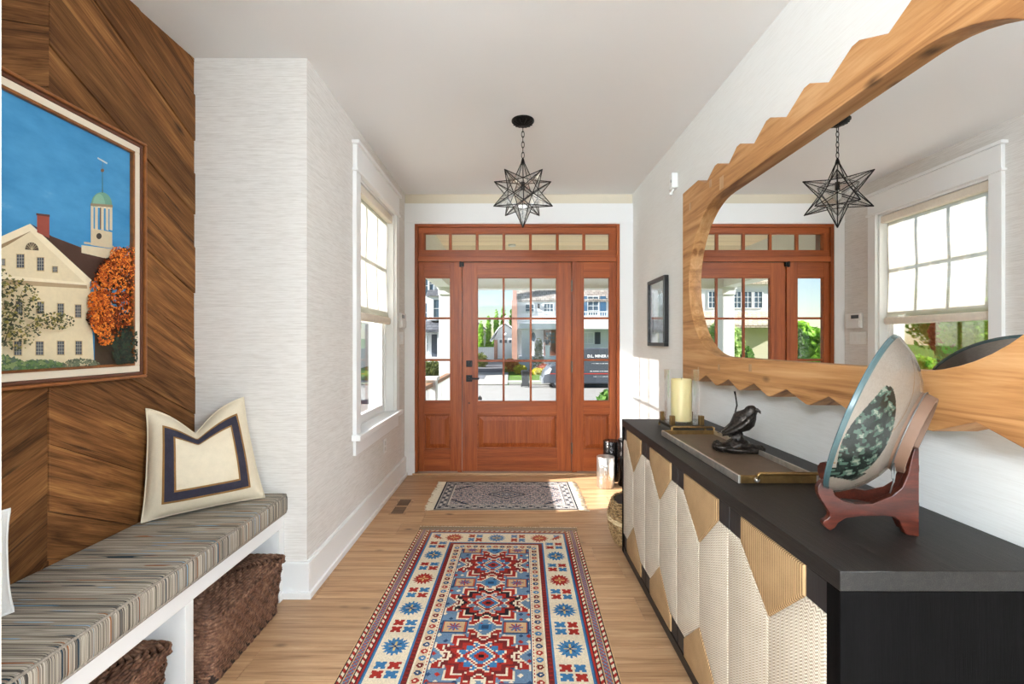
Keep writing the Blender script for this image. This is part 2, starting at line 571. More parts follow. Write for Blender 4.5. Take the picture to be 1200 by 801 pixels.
def raised_panel(par, x0, x1, y0, y1, name='raised_panel'):
    X0, X1, Z1, Z0 = PX(x0), PX(x1), PZ(y0), PZ(y1)
    mb = MB()
    yy = YF + 0.018
    mb.box(X0, X1, yy, YB - 0.006, Z0, Z1)
    b0, b1 = 0.020, 0.058
    vs = []
    for (i, dy) in ((b0, 0.0), (b1, -0.014)):
        vs += [(X0 + i, yy + dy, Z0 + i), (X1 - i, yy + dy, Z0 + i), (X1 - i, yy + dy, Z1 - i), (X0 + i, yy + dy, Z1 - i)]
    mb.add(vs, [(0, 1, 5, 4), (1, 2, 6, 5), (2, 3, 7, 6), (3, 0, 4, 7), (4, 5, 6, 7)])
    p = mb.build(name, M_MAHOG_V, par)
    ml = MB()
    t = 0.012
    ml.box(X0, X1, YF - 0.004, yy + 0.001, Z1 - t, Z1).box(X0, X1, YF - 0.004, yy + 0.001, Z0, Z0 + t)
    ml.box(X0, X0 + t, YF - 0.004, yy + 0.001, Z0 + t, Z1 - t).box(X1 - t, X1, YF - 0.004, yy + 0.001, Z0 + t, Z1 - t)
    ml.build('panel_moulding', M_MAHOG_H, p, bevel=0.004)
    return p

def lites(par, xs, ys, w=2.5):
    """glazing between the first and last lines of xs and ys, a muntin on every line in between"""
    x0, x1, y0, y1 = xs[0], xs[-1], ys[0], ys[-1]
    for x in xs[1:-1]:
        fb('muntin', x - w / 2, x + w / 2, y0, y1, par, M_MAHOG_V, YF + 0.008, YB - 0.008, 0.003)
    for i, y in enumerate(ys[1:-1]):
        fb('muntin', x0, x1, y - w / 2, y + w / 2, par, M_MAHOG_H, YF + 0.0085, YB - 0.0085, 0.003)
    for a, b in zip(xs[:-1], xs[1:]):
        for c, d in zip(ys[:-1], ys[1:]):
            MB().box(PX(a), PX(b), 4.537, 4.541, PZ(c), PZ(d)).build('pane', M_GLASS, par)
    st = MB()                     # glazing bead round the opening
    e = 0.9
    for (a, b, c, d) in ((x0, x1, y0, y0 + e), (x0, x1, y1 - e, y1), (x0, x0 + e, y0, y1), (x1 - e, x1, y0, y1)):
        st.box(PX(a), PX(b), YF + 0.006, YB - 0.006, PZ(c), PZ(d))
    st.build('glazing_bead', M_MAHOG_H, par, bevel=0.002)

door = structroot('door_1', (PX(605), YF, 0.0), 'mahogany entrance door with nine panes over a raised panel')
fb('stile', 541.9, 559.1, 307.3, 552.0, door, M_MAHOG_V)
fb('stile', 652.7, 669.6, 307.3, 552.0, door, M_MAHOG_V)
fb('rail', 559.1, 652.7, 307.3, 324.6, door, M_MAHOG_H)
fb('rail', 559.1, 652.7, 470.7, 485.8, door, M_MAHOG_H)
fb('rail', 559.1, 652.7, 526.0, 552.0, door, M_MAHOG_H)
lites(door, (559.1, 590.1, 622.1, 652.7), (324.6, 372.9, 422.6, 470.7))
raised_panel(door, 559.1, 652.7, 485.8, 526.0)
for hy in (334.8, 429.5, 524.8):
    MB().tube([(PX(670.0), YF - 0.010, PZ(hy - 6.5)), (PX(670.0), YF - 0.010, PZ(hy + 6.5))], 0.0085, 10).build('hinge', M_NICKEL, door, smooth=40)
# lever set
db = MB().rounded(PX(546.2), PX(553.4), YF - 0.012, YF, PZ(429.6), PZ(422.2), 0.004).build('deadbolt', M_BLACK, door)
MB().box(PX(549.0), PX(550.6), YF - 0.028, YF - 0.012, PZ(428.2), PZ(423.8)).build('thumb_turn', M_BLACK, db, bevel=0.002)
lv = MB().rounded(PX(546.2), PX(553.4), YF - 0.012, YF, PZ(447.0), PZ(439.2), 0.004).build('lever_plate', M_BLACK, door)
MB().tube([(PX(549.8), YF - 0.01, PZ(443)), (PX(549.8), YF - 0.055, PZ(443))], 0.010, 12).box(PX(549.0), PX(562.0), YF - 0.062, YF - 0.050, PZ(444.0), PZ(442.0)).build('lever', M_BLACK, lv, bevel=0.002)
MB().lathe([(0.0, -0.004), (0.010, -0.004), (0.010, 0.0)], (PX(549.8), YF, PZ(472)), 14, mtx=Matrix.Rotation(PI / 2, 3, 'X')).build('door_viewer', M_BRONZE, door)
hs = [(PX(559.9), PZ(468.9)), (PX(564.6), PZ(468.9)), (PX(564.6), PZ(466.0)), (PX(562.3), PZ(463.4)), (PX(559.9), PZ(466.0))]
MB().prism(hs, 'y', 4.5355, 4.5365).build('house_sticker', plain('sticker', C(52, 44, 38), 0.6), door)
MB().box(PX(538.6), PX(540.6), YF - 0.034, YF - 0.012, PZ(313.0), PZ(306.6)).box(PX(540.9), PX(543.6), YF - 0.030, YF, PZ(312.2), PZ(307.4)).build('flip_latch', M_BLACK, door, bevel=0.002)

for nm, xa, xb, ga, gb, lab in (('window_1', 490.2, 536.2, 496.9, 527.9, 'mahogany sidelight on the side of the lever handle'), ('window_2', 676.1, 722.2, 683.7, 714.7, 'mahogany sidelight on the hinge side of the door')):
    sl = structroot(nm, (PX((xa + xb) / 2), YF, 0), lab)
    fb('stile', xa, ga, 306.8, 552.0, sl, M_MAHOG_V)
    fb('stile', gb, xb, 306.8, 552.0, sl, M_MAHOG_V)
    fb('rail', ga, gb, 306.8, 324.6, sl, M_MAHOG_H)
    fb('rail', ga, gb, 470.2, 485.0, sl, M_MAHOG_H)
    fb('rail', ga, gb, 527.0, 552.0, sl, M_MAHOG_H)
    lites(sl, (ga, gb), (324.6, 372.6, 421.6, 470.2))
    raised_panel(sl, ga, gb, 485.0, 527.0)
tr = structroot('window_3', (PX(606), YF, PZ(300)), 'seven pane transom light over the entrance')
fb('rail', 490.1, 722.2, 266.1, 273.0, tr, M_MAHOG_H)
fb('rail', 490.1, 722.2, 293.4, 300.5, tr, M_MAHOG_H)
fb('stile', 490.1, 497.3, 273.0, 293.4, tr, M_MAHOG_V)
fb('stile', 714.7, 722.2, 273.0, 293.4, tr, M_MAHOG_V)
lites(tr, (497.3, 527.5, 558.9, 590.4, 621.7, 653.4, 684.6, 714.7), (273.0, 293.4), 3.3)

# ------------------------------------------------------------------ side window with woven shade
wn = structroot('window_4', (XL, 3.6, WZ0), 'white double hung side window, its lower half below the shade')
cw, cx = 0.086, XL + 0.026
MB().box(XL, cx, WY0 - cw, WY0, WZ0 - 0.02, WZ1).build('casing_board', M_TRIM, wn, bevel=0.002)
MB().box(XL, cx, WY1, WY1 + cw, WZ0 - 0.02, WZ1).build('casing_board', M_TRIM, wn, bevel=0.002)
MB().box(XL, cx + 0.003, WY0 - cw, WY1 + cw, WZ1 + 0.018, 2.595).box(XL, cx + 0.012, WY0 - cw - 0.012, WY1 + cw + 0.012, WZ1, WZ1 + 0.018).box(XL, cx + 0.022, WY0 - cw - 0.018, WY1 + cw + 0.018, 2.595, 2.618).build('header_board', M_TRIM, wn, bevel=0.003)
MB().box(-1.12, cx + 0.032, WY0 - cw - 0.02, WY1 + cw + 0.02, WZ0 - 0.034, WZ0 + 0.005).build('sill', M_TRIM, wn, bevel=0.005)
MB().box(XL, cx - 0.006, WY0 - cw + 0.004, WY1 + cw - 0.004, WZ0 - 0.135, WZ0 - 0.034).build('apron', M_TRIM, wn, bevel=0.002)
ln = MB()
ln.box(-1.26, XL + 0.001, WY0, WY0 + 0.018, WZ0, WZ1).box(-1.26, XL + 0.001, WY1 - 0.018, WY1, WZ0, WZ1).box(-1.26, XL + 0.001, WY0, WY1, WZ1 - 0.018, WZ1).box(-1.26, -1.12, WY0, WY1, WZ0 - 0.03, WZ0 + 0.012)
ln.box(-1.128, -1.112, WY0 + 0.018, WY0 + 0.036, WZ0, WZ1).box(-1.128, -1.112, WY1 - 0.036, WY1 - 0.018, WZ0, WZ1)
ln.build('jamb_liner', M_TRIM, wn, bevel=0.002)
def sash(x0, x1, z0, z1, muntins):
    s = MB()
    a, b = WY0 + 0.020, WY1 - 0.020
    w = 0.046
    s.box(x0, x1, a, a + w, z0, z1).box(x0, x1, b - w, b, z0, z1).box(x0, x1, a + w, b - w, z1 - 0.04, z1).box(x0, x1, a + w, b - w, z0, z0 + (0.06 if not muntins else 0.036))
    o = s.build('sash', M_TRIM, wn, bevel=0.003)
    zz = z0 + (0.06 if not muntins else 0.036)
    if muntins:
        ys = [a + w + (b - a - 2 * w) * t / 3 for t in range(4)]
        zs = [zz, (zz + z1 - 0.04) / 2 - 0.01, z1 - 0.04]
        for y in ys[1:-1]:
            MB().box(x0 + 0.008, x1 - 0.008, y - 0.011, y + 0.011, zs[0], zs[2]).build('muntin', M_TRIM, o, bevel=0.002)
        MB().box(x0 + 0.0085, x1 - 0.0085, ys[0], ys[3], zs[1] - 0.011, zs[1] + 0.011).build('muntin', M_TRIM, o, bevel=0.002)
    else:
        ys, zs = [a + w, b - w], [zz, z1 - 0.04]
    for p, q in zip(ys[:-1], ys[1:]):
        for r, t in zip(zs[:-1], zs[1:]):
            MB().box((x0 + x1) / 2 - 0.002, (x0 + x1) / 2 + 0.002, p, q, r, t).build('pane', M_GLASS, o)
sash(-1.165, -1.128, WZ0 + 0.010, 1.575, False)
sash(-1.205, -1.168, 1.535, WZ1 - 0.018, True)

def shade_mat():
    m = NT('woven_shade')
    v = m.coords('Object', (3.0, 3.0, 210.0), rand=False)
    a = m.noise(v, 1.0, 3, 0.7)
    col = m.ramp(a, [(0.35, C(226, 217, 200)), (0.6, C(250, 247, 240))])
    d = m.n('BsdfDiffuse', {'Color': col})
    t = m.n('BsdfTranslucent', {'Color': m.mix(1.0, col, (0.52, 0.52, 0.52, 1), 'MULTIPLY')})
    tr_ = m.n('BsdfTransparent', {'Color': (1, 1, 1, 1)})
    m1 = m.n('MixShader', {0: 0.62, 1: d.outputs[0], 2: t.outputs[0]})
    k = m.ramp(a, [(0.42, (0.16, 0.16, 0.16, 1)), (0.62, (0.42, 0.42, 0.42, 1))])
    m2 = m.n('MixShader', {0: k, 1: m1.outputs[0], 2: tr_.outputs[0]})
    m.set(m.out, {'Surface': m2.outputs[0]})
    return m.mat
M_SHADE = shade_mat()
M_HEM = plain('shade_hem', C(238, 228, 212), 0.8, var=0.05, vs=30)
sh = thing('window_shade', 'cream woven fabric shade half lowered in the side window', 'window shade', (-1.085, 3.6, 1.45))
mb = MB()
a, b = WY0 + 0.040, WY1 - 0.040
N = 24
vs, fs = [], []
for i in range(N + 1):
    t = i / N
    z = 2.345 - t * (2.345 - 1.50)
    x = -1.098 + 0.004 * math.sin(t * 9) + (0.018 * ((t - 0.86) / 0.14) ** 2 if t > 0.86 else 0)
    vs += [(x, a, z), (x, b, z)]
for i in range(N):
    fs.append((2 * i, 2 * i + 1, 2 * i + 3, 2 * i + 2))
mb.add(vs, fs)
mb.build('shade_fabric', M_SHADE, sh, smooth=180)
MB().rounded(-1.100, -1.060, a, b, 1.447, 1.508, 0.016, 4).build('hem_roll', M_HEM, sh, smooth=60)
MB().rounded(-1.108, -1.052, WY0 + 0.02, WY1 - 0.02, 2.338, 2.398, 0.006).build('valance', M_HEM, sh)

# ------------------------------------------------------------------ small fixtures on the walls
kp = thing('alarm_keypad', 'white alarm keypad with small display on wall between window and door', 'keypad', (XL, 4.345, 1.43))
MB().rounded(XL, XL + 0.026, 4.25, 4.44, 1.425, 1.565, 0.008).build('housing', M_PLASTIC, kp)
MB().box(XL + 0.0255, XL + 0.0275, 4.275, 4.37, 1.515, 1.548).build('display', M_SCREEN, kp)
MB().rounded(XL + 0.024, XL + 0.034, 4.262, 4.428, 1.432, 1.495, 0.004).build('flip_cover', M_PLASTIC, kp)
sw = thing('light_switch', 'white four gang light switch plate below the alarm keypad', 'switch', (XL, 4.31, 1.29))
MB().rounded(XL, XL + 0.008, 4.205, 4.415, 1.275, 1.390, 0.003).build('plate', M_PLASTIC, sw)
for k in range(4):
    y = 4.2375 + k * 0.048
    MB().box(XL + 0.007, XL + 0.012, y - 0.016, y + 0.016, 1.300, 1.366).build('rocker', M_PLASTIC, sw, bevel=0.002)
ot = thing('wall_outlet', 'white electrical outlet low on wall under the side window', 'outlet', (XL, 3.78, 0.38))
MB().rounded(XL, XL + 0.007, 3.745, 3.815, 0.385, 0.500, 0.003).build('plate', M_PLASTIC, ot)
for k in (0, 1):
    MB().box(XL + 0.006, XL + 0.009, 3.763, 3.797, 0.402 + k * 0.046, 0.436 + k * 0.046).build('socket', plain('socket_ivory', C(214, 212, 206), 0.5), ot, bevel=0.003)

sx = XR
sn = thing('motion_sensor', 'small white motion sensor high on the wall above the print', 'sensor', (sx, 3.33, 2.47))
MB().rounded(sx - 0.045, sx, 3.27, 3.33, 2.39, 2.50, 0.008).build('housing', M_PLASTIC, sn)
MB().tube([(sx - 0.02, 3.30, 2.395), (sx - 0.035, 3.305, 2.365)], 0.007, 8).ball((sx - 0.038, 3.306, 2.358), 0.014, 10, 8).build('lens', M_PLASTIC, sn, smooth=60)
MB().box(sx - 0.047, sx - 0.0445, 3.282, 3.290, 2.43, 2.45).build('indicator', M_SCREEN, sn)

# framed print
fr = thing('framed_print', 'small black framed drawing with grey mat beside the entrance', 'picture', (sx, 3.675, 1.26))
y0, y1, z0, z1, xf = 3.46, 3.89, 1.262, 1.800, sx - 0.038
M_FBLACK = plain('black_frame', C(30, 29, 30), 0.35)
for (ya, yb, za, zb) in ((y0, y1, z1 - 0.028, z1), (y0, y1, z0, z0 + 0.028), (y0, y0 + 0.028, z0 + 0.028, z1 - 0.028), (y1 - 0.028, y1, z0 + 0.028, z1 - 0.028)):
    MB().box(xf, sx - 0.002, ya, yb, za, zb).build('frame_rail', M_FBLACK, fr, bevel=0.003)
MB().box(sx - 0.018, sx - 0.014, y0 + 0.028, y1 - 0.028, z0 + 0.028, z1 - 0.028).build('mat_board', plain('grey_mat', C(206, 208, 218), 0.8), fr)
pm = NT('pencil_print', 0.7)
pv = pm.coords('Object', (6, 30, 24), rand=False)
pm.set(pm.b, {'Base Color': pm.ramp(pm.noise(pv, 1.0, 6, 0.75, 1.5), [(0.35, C(128, 138, 146)), (0.6, C(206, 214, 220))])})
dr = MB().box(sx - 0.020, sx - 0.018, y0 + 0.085, y1 - 0.085, z0 + 0.095, z1 - 0.085).build('drawing', pm.mat, fr)
MB().box(sx - 0.0215, sx - 0.0195, y1 - 0.110, y1 - 0.085, z0 + 0.10, z1 - 0.10).build('dark_strip', plain('print_black', C(34, 36, 40), 0.8), dr)
MB().box(sx - 0.024, sx - 0.022, y0 + 0.028, y1 - 0.028, z0 + 0.028, z1 - 0.028).build('glazing', M_GLASS, fr)

# flush wooden floor register
vt = thing('floor_register', 'flush wooden floor vent with two dark slots near the baseboard', 'floor vent', (-0.86, 3.62, 0))
M_SLOT = plain('vent_slot', C(84, 66, 54), 0.7)
MB().box(-0.93, -0.80, 3.46, 3.80, 0.0, 0.002).build('surround', M_FLOOR, vt)
for (p, q) in ((3.475, 3.615), (3.645, 3.785)):
    sl_ = MB().box(-0.915, -0.825, p, q, 0.0015, 0.0026).build('slot_panel', M_SLOT, vt)
    for k in range(6):
        yy = p + 0.012 + k * (q - p - 0.024) / 5
        MB().box(-0.91, -0.83, yy - 0.004, yy + 0.004, 0.0022, 0.0036).build('slat', plain('vent_slat', C(140, 112, 88), 0.6) if 'vent_slat' not in bpy.data.materials else bpy.data.materials['vent_slat'], sl_)
# ------------------------------------------------------------------ bench, cushion, baskets
XB = -1.160
bench = thing('bench', 'white built-in bench with two open bays under the painting', 'bench', (-1.39, 1.64, 0))
MB().box(-1.607, XB, YP + 0.001, YR - 0.001, 0.358, 0.430).build('seat_board', M_TRIM, bench, bevel=0.003)
MB().box(-1.607, XB, YP + 0.001, YP + 0.041, 0, 0.358).build('end_panel', M_TRIM, bench, bevel=0.002)
MB().box(-1.607, XB, YR - 0.055, YR - 0.001, 0, 0.358).box(-1.607, XB + 0.008, YR - 0.063, YR - 0.001, 0, 0.035).build('end_panel', M_TRIM, bench, bevel=0.002)
MB().box(-1.607, XB, 1.637, 1.679, 0, 0.358).build('divider', M_TRIM, bench, bevel=0.002)
MB().box(-1.609, -1.600, YP + 0.041, YR - 0.055, 0, 0.358).build('back_panel', plain('bench_back', C(216, 214, 210), 0.6), bench)

def stripe_mat():
    m = NT('striped_weave', 0.9, 0, 0.1)
    v = m.coords('Object', (0.30, 95.0, 0.3), rand=False)
    a = m.noise(v, 1.0, 5, 0.75)
    v2 = m.coords('Object', (2.2, 260.0, 0.4), rand=False)
    b = m.noise(v2, 1.0, 2, 0.6)
    h = m.math('ADD', m.math('MULTIPLY', a, 0.72), m.math('MULTIPLY', b, 0.28))
    col = m.ramp(h, [(0.36, C(36, 36, 38)), (0.42, C(92, 86, 80)), (0.455, C(150, 138, 122)), (0.50, C(208, 198, 182)), (0.53, C(98, 90, 84)), (0.57, C(172, 160, 144)), (0.605, C(62, 66, 72)), (0.65, C(142, 122, 102))])
    v3 = m.coords('Object', (4.5, 120.0, 0.4), rand=False)
    c = m.noise(v3, 1.0, 0, 0.5)
    col = m.mix(m.ramp(c, [(0.77, (0, 0, 0, 1)), (0.785, (1, 1, 1, 1))]), col, C(148, 86, 44))
    v4 = m.n('Mapping', {'Vector': m.n('TexCoord').outputs['Object'], 'Scale': (5.0, 130.0, 0.5), 'Location': (7, 3, 1)}).outputs[0]
    e = m.noise(v4, 1.0, 0, 0.5)
    col = m.mix(m.ramp(e, [(0.75, (0, 0, 0, 1)), (0.77, (1, 1, 1, 1))]), col, C(132, 172, 200))
    v5 = m.n('Mapping', {'Vector': m.n('TexCoord').outputs['Object'], 'Scale': (4.0, 110.0, 0.5), 'Location': (1, 9, 4)}).outputs[0]
    g = m.noise(v5, 1.0, 0, 0.5)
    col = m.mix(m.ramp(g, [(0.72, (0, 0, 0, 1)), (0.74, (1, 1, 1, 1))]), col, C(46, 62, 72))
    m.set(m.b, {'Base Color': col})
    m.bump(h, 0.5, 0.003)
    return m.mat
M_STRIPE = stripe_mat()
cus = thing('bench_cushion', 'long striped woven seat cushion lying on the bench', 'cushion', (-1.37, 1.64, 0.43))
MB().rounded(-1.604, -1.135, YP + 0.006, YR - 0.004, 0.431, 0.527, 0.020, 4).build('cushion_body', M_STRIPE, cus, smooth=60)
M_PIPE = plain('cushion_piping', C(146, 136, 124), 0.9, var=0.35, vs=160)
for zz in (0.5225, 0.4365):
    MB().tube([(-1.60, YR - 0.009, zz), (-1.160, YR - 0.009, zz), (-1.146, YR - 0.013, zz), (-1.1405, YR - 0.026, zz), (-1.1395, 1.6, zz), (-1.1395, YP + 0.02, zz)], 0.0042, 6).build('piping', M_PIPE, cus, smooth=180)

def basket_mat(name, a, b, c):
    m = NT(name, 0.65, 0, 0.3)
    v = m.coords('Object', (1, 1, 1), rand=False)
    n1 = m.noise(v, 70, 3, 0.7)
    n2 = m.noise(v, 9, 2, 0.6)
    h = m.math('ADD', m.math('MULTIPLY', n1, 0.7), m.math('MULTIPLY', n2, 0.3))
    m.set(m.b, {'Base Color': m.ramp(h, [(0.36, a), (0.5, b), (0.64, c)])})
    return m.mat
M_WICKER = basket_mat('dark_wicker', C(62, 40, 30), C(112, 78, 60), C(152, 116, 92))
M_WICKER_L = basket_mat('pale_wicker', C(96, 72, 44), C(150, 118, 78), C(190, 160, 118))

def rrect(x0, x1, y0, y1, r, step):
    pts = []
    for cx_, cy_, a0 in ((x1 - r, y1 - r, 0), (x0 + r, y1 - r, 90), (x0 + r, y0 + r, 180), (x1 - r, y0 + r, 270)):
        for k in range(5):
            a = math.radians(a0 + k * 22.5)
            pts.append((cx_ + r * math.cos(a), cy_ + r * math.sin(a)))
    out = []
    for i in range(len(pts)):
        p, q = pts[i], pts[(i + 1) % len(pts)]
        L = math.hypot(q[0] - p[0], q[1] - p[1])
        n = max(1, int(round(L / step)))
        for k in range(n):
            t = k / n
            out.append((p[0] + t * (q[0] - p[0]), p[1] + t * (q[1] - p[1])))
    return out

def strand(mb, loop, z, r, amp, ph, step=2, n=5, dz=0.003):
    k = len(loop)
    cx_, cy_ = sum(p[0] for p in loop) / k, sum(p[1] for p in loop) / k
    pts = []
    for i, (x, y) in enumerate(loop):
        p, q = loop[i - 1], loop[(i + 1) % k]
        tx, ty = q[0] - p[0], q[1] - p[1]
        L = math.hypot(tx, ty) or 1
        s = amp * math.sin(PI * (i + ph) / step)
        pts.append((x + ty / L * s, y - tx / L * s, z + dz * math.cos(PI * (i + ph) / step)))
    mb.tube(pts, r, n, closed=True)

def rect_basket(name, label, x0, x1, y0, y1, h, group):
    t = thing(name, label, 'basket', ((x0 + x1) / 2, (y0 + y1) / 2, 0), group=group)
    body = MB()
    rows_ = 19
    hh = h - 0.035
    for i in range(rows_):
        z = 0.008 + i * (hh - 0.008) / (rows_ - 1)
        f = 0.022 * (1 - z / h)
        strand(body, rrect(x0 + f, x1 - f, y0 + f, y1 - f, 0.03, 0.013), z, 0.0078, 0.0030, i, 2, dz=0.0015)
    body.build('woven_body', M_WICKER, t, smooth=180)
    MB().prism(rrect(x0 + 0.016, x1 - 0.016, y0 + 0.016, y1 - 0.016, 0.03, 0.2), 'z', 0.003, hh + 0.004).build('liner', plain('basket_inner', C(40, 26, 20), 0.9) if 'basket_inner' not in bpy.data.materials else bpy.data.materials['basket_inner'], t)
    lid = MB()
    for i, z in enumerate((hh + 0.012, hh + 0.024)):
        strand(lid, rrect(x0 - 0.004, x1 + 0.004, y0 - 0.004, y1 + 0.004, 0.03, 0.013), z, 0.0085, 0.004, i, 2)
    k = 0
    d = 0.010
    while x0 + d + 0.02 < x1 - d:
        strand(lid, rrect(x0 + d, x1 - d, y0 + d, y1 - d, min(0.03, (x1 - x0) / 2 - d - 0.004), 0.013), h - 0.006, 0.0082, 0.002, k, 2, dz=0.004)
        d += 0.0145
        k += 1
    lid.build('woven_lid', M_WICKER, t, smooth=180)
    rim = MB()
    loop = rrect(x0 - 0.006, x1 + 0.006, y0 - 0.006, y1 + 0.006, 0.03, 0.008)
    for ph in (0, PI):
        pts = [(x + 0.005 * math.cos(i * 0.8 + ph) * (1 if True else 0), y, h - 0.006 + 0.006 * math.sin(i * 0.8 + ph)) for i, (x, y) in enumerate(loop)]
        rim.tube(pts, 0.0052, 5, closed=True)
    rim.build('braided_rim', M_WICKER, lid_parent := t, smooth=180)
    return t
rect_basket('lidded_basket', 'dark brown woven lidded basket in the bench bay beside the return wall', -1.55, -1.105, 1.712, 2.235, 0.262, 'baskets under the bench')
rect_basket('lidded_basket', 'dark brown woven basket in the nearer bench bay, mostly cut off by the frame', -1.58, -1.172, 1.02, 1.585, 0.262, 'baskets under the bench')

# ------------------------------------------------------------------ pillows
def pillow(name, label, bl, br, tr_, tl, T, mats, band=None, dip=0.0, dipu=0.42, group=None):
    bl, br, tr_, tl = map(Vector, (bl, br, tr_, tl))
    nrm = (br - bl).cross(tl - bl).normalized()
    up = ((tl - bl) + (tr_ - br)).normalized()
    mid = (bl + br + tr_ + tl) / 4
    def S(u, v, side, off=0.0):
        p = bl * (1 - u) * (1 - v) + br * u * (1 - v) + tr_ * u * v + tl * (1 - u) * v
        # edges drawn in between the corners
        pull = 0.055 * ((1 - abs(2 * v - 1) ** 3) * (abs(2 * u - 1) ** 6) + 0.7 * (1 - abs(2 * u - 1) ** 3) * (abs(2 * v - 1) ** 6))
        p = p + (mid - p) * pull
        if dip:
            w = max(0.0, (v - 0.25) / 0.75) ** 1.4
            g = math.exp(-abs((u - dipu) / 0.27) ** 1.25)
            p = p - up * dip * w * g
        s = max(0.0, 1 - abs(2 * u - 1) ** 2.6) * max(0.0, 1 - abs(2 * v - 1) ** 2.6)
        th = T * s ** 0.62
        if dip:
            w = max(0.0, (v - 0.55) / 0.45)
            th *= 1 - 0.55 * w * math.exp(-((u - dipu) / 0.16) ** 2)
        th += 0.004 * math.sin(9 * u + 4 * v) * s + 0.003 * math.sin(13 * v - 5 * u) * s
        return p + nrm * side * (th + off)
    t = thing(name, label, 'pillow', tuple((bl + br) / 2), group=group)
    N = 36
    mb = MB()
    for side in (1, -1):
        vs = [S(i / N, j / N, side) for j in range(N + 1) for i in range(N + 1)]
        fs = [(j * (N + 1) + i, j * (N + 1) + i + 1, (j + 1) * (N + 1) + i + 1, (j + 1) * (N + 1) + i) for j in range(N) for i in range(N)]
        mb.add(vs, fs)
    bm_ = mb
    o = bm_.build('pillow_cover', mats[0], t, smooth=180, fix=True)
    per = [S(i / N, 0, 1) for i in range(N)] + [S(1, i / N, 1) for i in range(N)] + [S(1 - i / N, 1, 1) for i in range(N)] + [S(0, 1 - i / N, 1) for i in range(N)]
    MB().tube(per, 0.0035, 6, closed=True).build('piping', mats[0], t, smooth=180)
    if band:
        for (q0, q1, m, nm, off) in band:
            b_ = MB()
            K = 40
            for e in range(4):
                vs = []
                for i in range(K + 1):
                    for q in (q0, (q0 + q1) / 2, q1):
                        s = q + (1 - 2 * q) * i / K
                        u, v = ((s, q), (1 - q, s), (1 - s, 1 - q), (q, 1 - s))[e]
                        vs.append(S(u, v, 1, off))
                fs = [(3 * i + k, 3 * i + 3 + k, 3 * i + 4 + k, 3 * i + 1 + k) for i in range(K) for k in (0, 1)]
                b_.add(vs, fs)
            b_.build(nm, m, t, smooth=180)
    return t
def cloth(name, col, var=0.08):
    m = NT(name, 0.92, 0, 0.1)
    v = m.coords('Object', (1, 1, 1), rand=False)
    a = m.noise(v, 420, 2, 0.7)
    b = m.noise(v, 30, 3, 0.6)
    h = m.math('ADD', m.math('MULTIPLY', a, 0.6), m.math('MULTIPLY', b, 0.4))
    m.set(m.b, {'Base Color': m.ramp(h, [(0.3, tuple(c * (1 - 2 * var) for c in col[:3]) + (1,)), (0.7, col)])})
    m.bump(h, 0.25, 0.002)
    return m.mat
M_CREAM = cloth('cream_linen', C(232, 218, 192))
M_WHITEC = cloth('white_linen', C(240, 238, 234))
M_NAVY = cloth('navy_tape', C(66, 64, 78), 0.25)
M_TANC = cloth('tan_cord', C(160, 118, 70), 0.2)
pillow('throw_pillow', 'cream throw pillow with navy and tan border, its top chopped in', (-1.565, 1.945, 0.5325), (-1.215, 2.265, 0.5325), (-1.350, 2.315, 1.030), (-1.590, 2.000, 1.030), 0.105,
       (M_CREAM,), [(0.130, 0.148, M_TANC, 'tan_cord', 0.0035), (0.148, 0.222, M_NAVY, 'navy_band', 0.0030), (0.222, 0.238, M_TANC, 'tan_cord', 0.0035)], 0.150, 0.44)
pillow('throw_pillow', 'plain white pillow at the cropped end of the bench', (-1.535, 0.96, 0.5325), (-1.412, 1.305, 0.5325), (-1.455, 1.335, 0.812), (-1.58, 0.97, 0.812), 0.06, (M_WHITEC,))

# ------------------------------------------------------------------ painting
def PW(px, py, X=1.588):
    return FPX * X / (600.0 - px), ZC + (400.5 - py) * X / (600.0 - px)
paint = thing('framed_painting', 'large framed painting of a cream building with cupola under blue sky', 'painting', (-1.60, 1.6, 1.144))
PY0, PY1, PZ0_, PZ1_ = 1.236, 1.980, 1.144, 2.144
M_GILT = plain('gilt_brown', C(142, 86, 42), 0.38, 0.35, var=0.25, vs=30)
M_DKWOOD = plain('frame_brown', C(92, 50, 28), 0.45)
M_LINER = plain('linen_liner', C(226, 212, 190), 0.9)
def frame_ring(name, a, b, xf, xb, mat, bev):
    for (ya, yb, za, zb) in ((PY0 + a, PY1 - a, PZ1_ - b, PZ1_ - a), (PY0 + a, PY1 - a, PZ0_ + a, PZ0_ + b), (PY0 + a, PY0 + b, PZ0_ + b, PZ1_ - b), (PY1 - b, PY1 - a, PZ0_ + b, PZ1_ - b)):
        MB().box(xb, xf, ya, yb, za, zb).build(name, mat, paint, bevel=bev)
frame_ring('outer_moulding', 0.0, 0.012, -1.566, -1.605, M_GILT, 0.004)
frame_ring('middle_moulding', 0.012, 0.026, -1.573, -1.605, M_DKWOOD, 0.004)
frame_ring('liner', 0.026, 0.052, -1.578, -1.605, M_LINER, 0.002)
frame_ring('inner_moulding', 0.052, 0.063, -1.575, -1.605, M_GILT, 0.003)
Y0, Y1, Z0, Z1 = PY0 + 0.063, PY1 - 0.063, PZ0_ + 0.063, PZ1_ - 0.063
skm = NT('painted_sky', 0.55, 0, 0.3)
sv = skm.coords('Object', (1, 1.2, 2.5), rand=False)
skm.set(skm.b, {'Base Color': skm.ramp(skm.noise(sv, 3.0, 5, 0.6), [(0.3, C(52, 128, 178)), (0.6, C(78, 152, 200)), (0.78, C(150, 190, 214))])})
cv = MB().box(-1.604, -1.590, Y0, Y1, Z0, Z1).build('canvas', skm.mat, paint)
M_PAINT = vcol('oil_paint', 0.6, 0.3, 0.2, 260, var=0.10, vs=60)
pic = MB()
LAY = [-1.5898]
